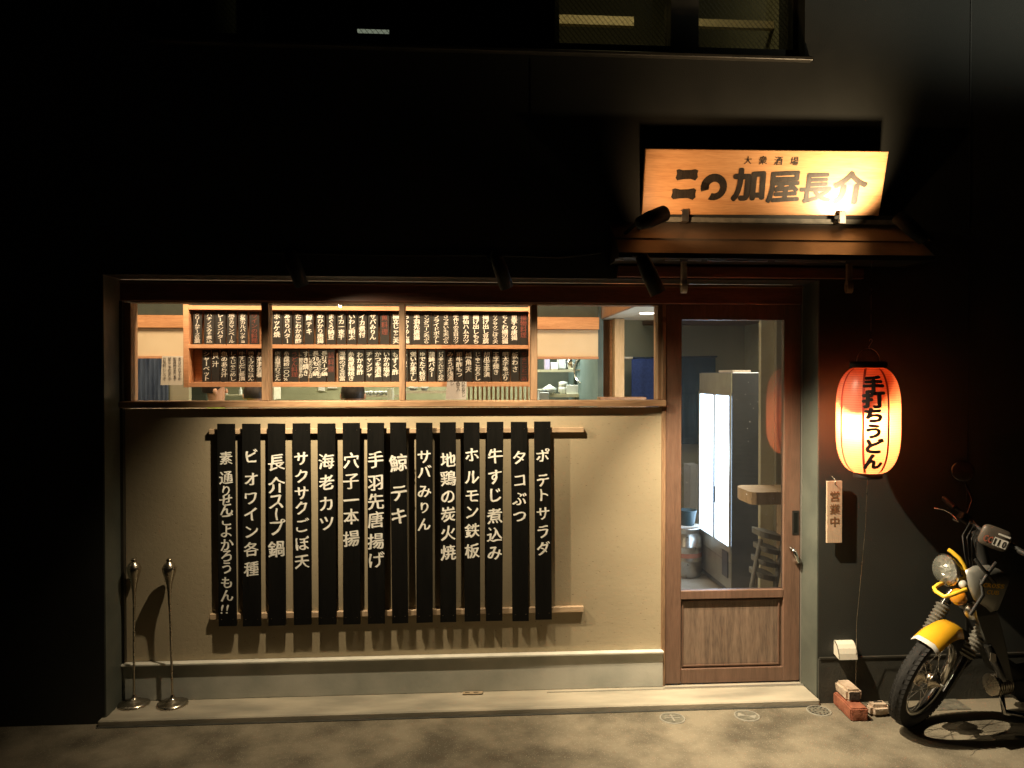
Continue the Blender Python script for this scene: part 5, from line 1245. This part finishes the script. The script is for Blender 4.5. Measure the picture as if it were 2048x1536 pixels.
# keg
kp = gr(1372, 1150, 0); kp.z = 0
kg = thing('beer_keg', (kp.x, kp.y, 0), 'steel beer keg with orange band, standing inside at the door corner', 'keg')
kr_, kh = .125, .40
MB().lathe([(kr_ * .86, 0), (kr_ * .9, .012), (kr_, .03), (kr_, .13), (kr_ * 1.05, .138), (kr_, .146), (kr_, .24), (kr_ * 1.05, .248), (kr_, .256), (kr_ * .98, .32), (kr_ * .78, .355), (kr_ * .80, .36), (kr_ * .88, kh - .01), (kr_ * .9, kh), (kr_ * .84, kh), (kr_ * .80, .365), (.001, .36)], (kp.x, kp.y, 0), 40).build('barrel', 'steel', kg)
MB().lathe([(kr_ + .001, .165), (kr_ + .001, .20)], (kp.x, kp.y, 0), 40, cap=False).build('label_band', mat('orange_label', (.50, .20, .12), None, .6), kg)
o = MB().lathe([(.055, 0), (.075, .12), (.077, .125), (.070, .125), (.052, .01), (.001, .01)], (kp.x + .01, kp.y, kh + .012), 28).build('bucket', mat('dark_teal_plastic', (.02, .045, .05), None, .4)); tag(o, 'small dark teal bucket standing on top of the keg', 'bucket')
o = MB().box(kp.x - .10, kp.x + .11, kp.y - .06, kp.y + .06, kh + .001, kh + .011).build('board', 'pale'); tag(o, 'thin pale board laid between the keg and the bucket', 'board')
o = MB().box(X(1381, 2.9), X(1400, 2.9), 2.9, 3.1, 0, Z(935, 2.9)).build('carton_stack', 'greybox'); tag(o, 'tall pale grey cabinet behind the keg', 'cabinet')
# wooden counter end
YC = .42
ce = MB(); xa, xb = X(1503, YC, 990), X(1600, YC); zc1, zc0 = Z(985, YC, 1503), Z(1010, YC, 1503)
prof = [(xa + .03, YC), (xb + .4, YC), (xb + .4, YC + .30), (xa + .05, YC + .30), (xa + .015, YC + .27), (xa, YC + .20), (xa, YC + .05), (xa + .008, YC + .015)]
ce.plate([(x_, y_, zc0) for x_, y_ in prof], (0, 0, zc1 - zc0))
cto = thing('wooden_counter', (xb, YC, 0), 'light wooden counter end with rounded corner inside the door at right', 'counter')
ce.build('counter_top', 'pinez', cto); MB().box(xb - .02, xb + .35, YC + .05, YC + .28, 0, zc0 - .001).build('counter_leg', 'pinez', cto)
# step ladder with rounded treads
YL = .62
lad = thing('step_stool', (X(1540, YL), YL, 0), 'grey step stool with rounded treads standing behind the door glass', 'step stool')
def tread(px0, px1, py, Y, th, mt='shield'):
    xa, xb, z_ = X(px0, Y, py), X(px1, Y, py), Z(py, Y, px0); n = 24; dp = .10
    P_ = []
    for k in range(n):
        x_, y_ = sup(2 * math.pi * k / n, (xb - xa) / 2, dp, .6); P_.append(((xa + xb) / 2 + x_, Y + .06 + y_, z_ + (x_) * -.22))
    MB().plate(P_, (0, 0, th)).build('tread', mt, lad)
M['stoolg'] = mat('grey_stool', (.16, .16, .135), (.22, .22, .19), .5)
tread(1517, 1570, 1078, YL, .034, 'stoolg'); tread(1520, 1562, 1106, YL - .05, .030, 'stoolg'); tread(1516, 1556, 1132, YL - .10, .030, 'stoolg'); tread(1512, 1552, 1158, YL - .15, .030, 'stoolg')
for pxa, pxb in ((1521, 1501), (1566, 1549)):
    pa, pb = at(pxa, 1080, YL), at(pxb, 1185, YL - .2)
    dd_ = pb - pa; e_ = pa + dd_ * (pa.z / -dd_.z)
    MB().tube([pa, e_], .016, 8).build('rail', 'stoolg', lad)
    MB().tube([pa, V(pa.x + .02, pa.y + .22, 0)], .010, 8).build('rear_leg', 'stoolg', lad)

for o in bpy.data.objects:
    if o.parent is not None and o.name.split('.')[0] in ('lettering', 'small_lettering', 'model_lettering', 'badge_letters', 'handwriting', 'nail', 'spoke', 'stud', 'drain_hole', 'panel_line', 'cylinder_fin', 'hoop', 'brake_cable'):
        o['kind'] = 'stuff'
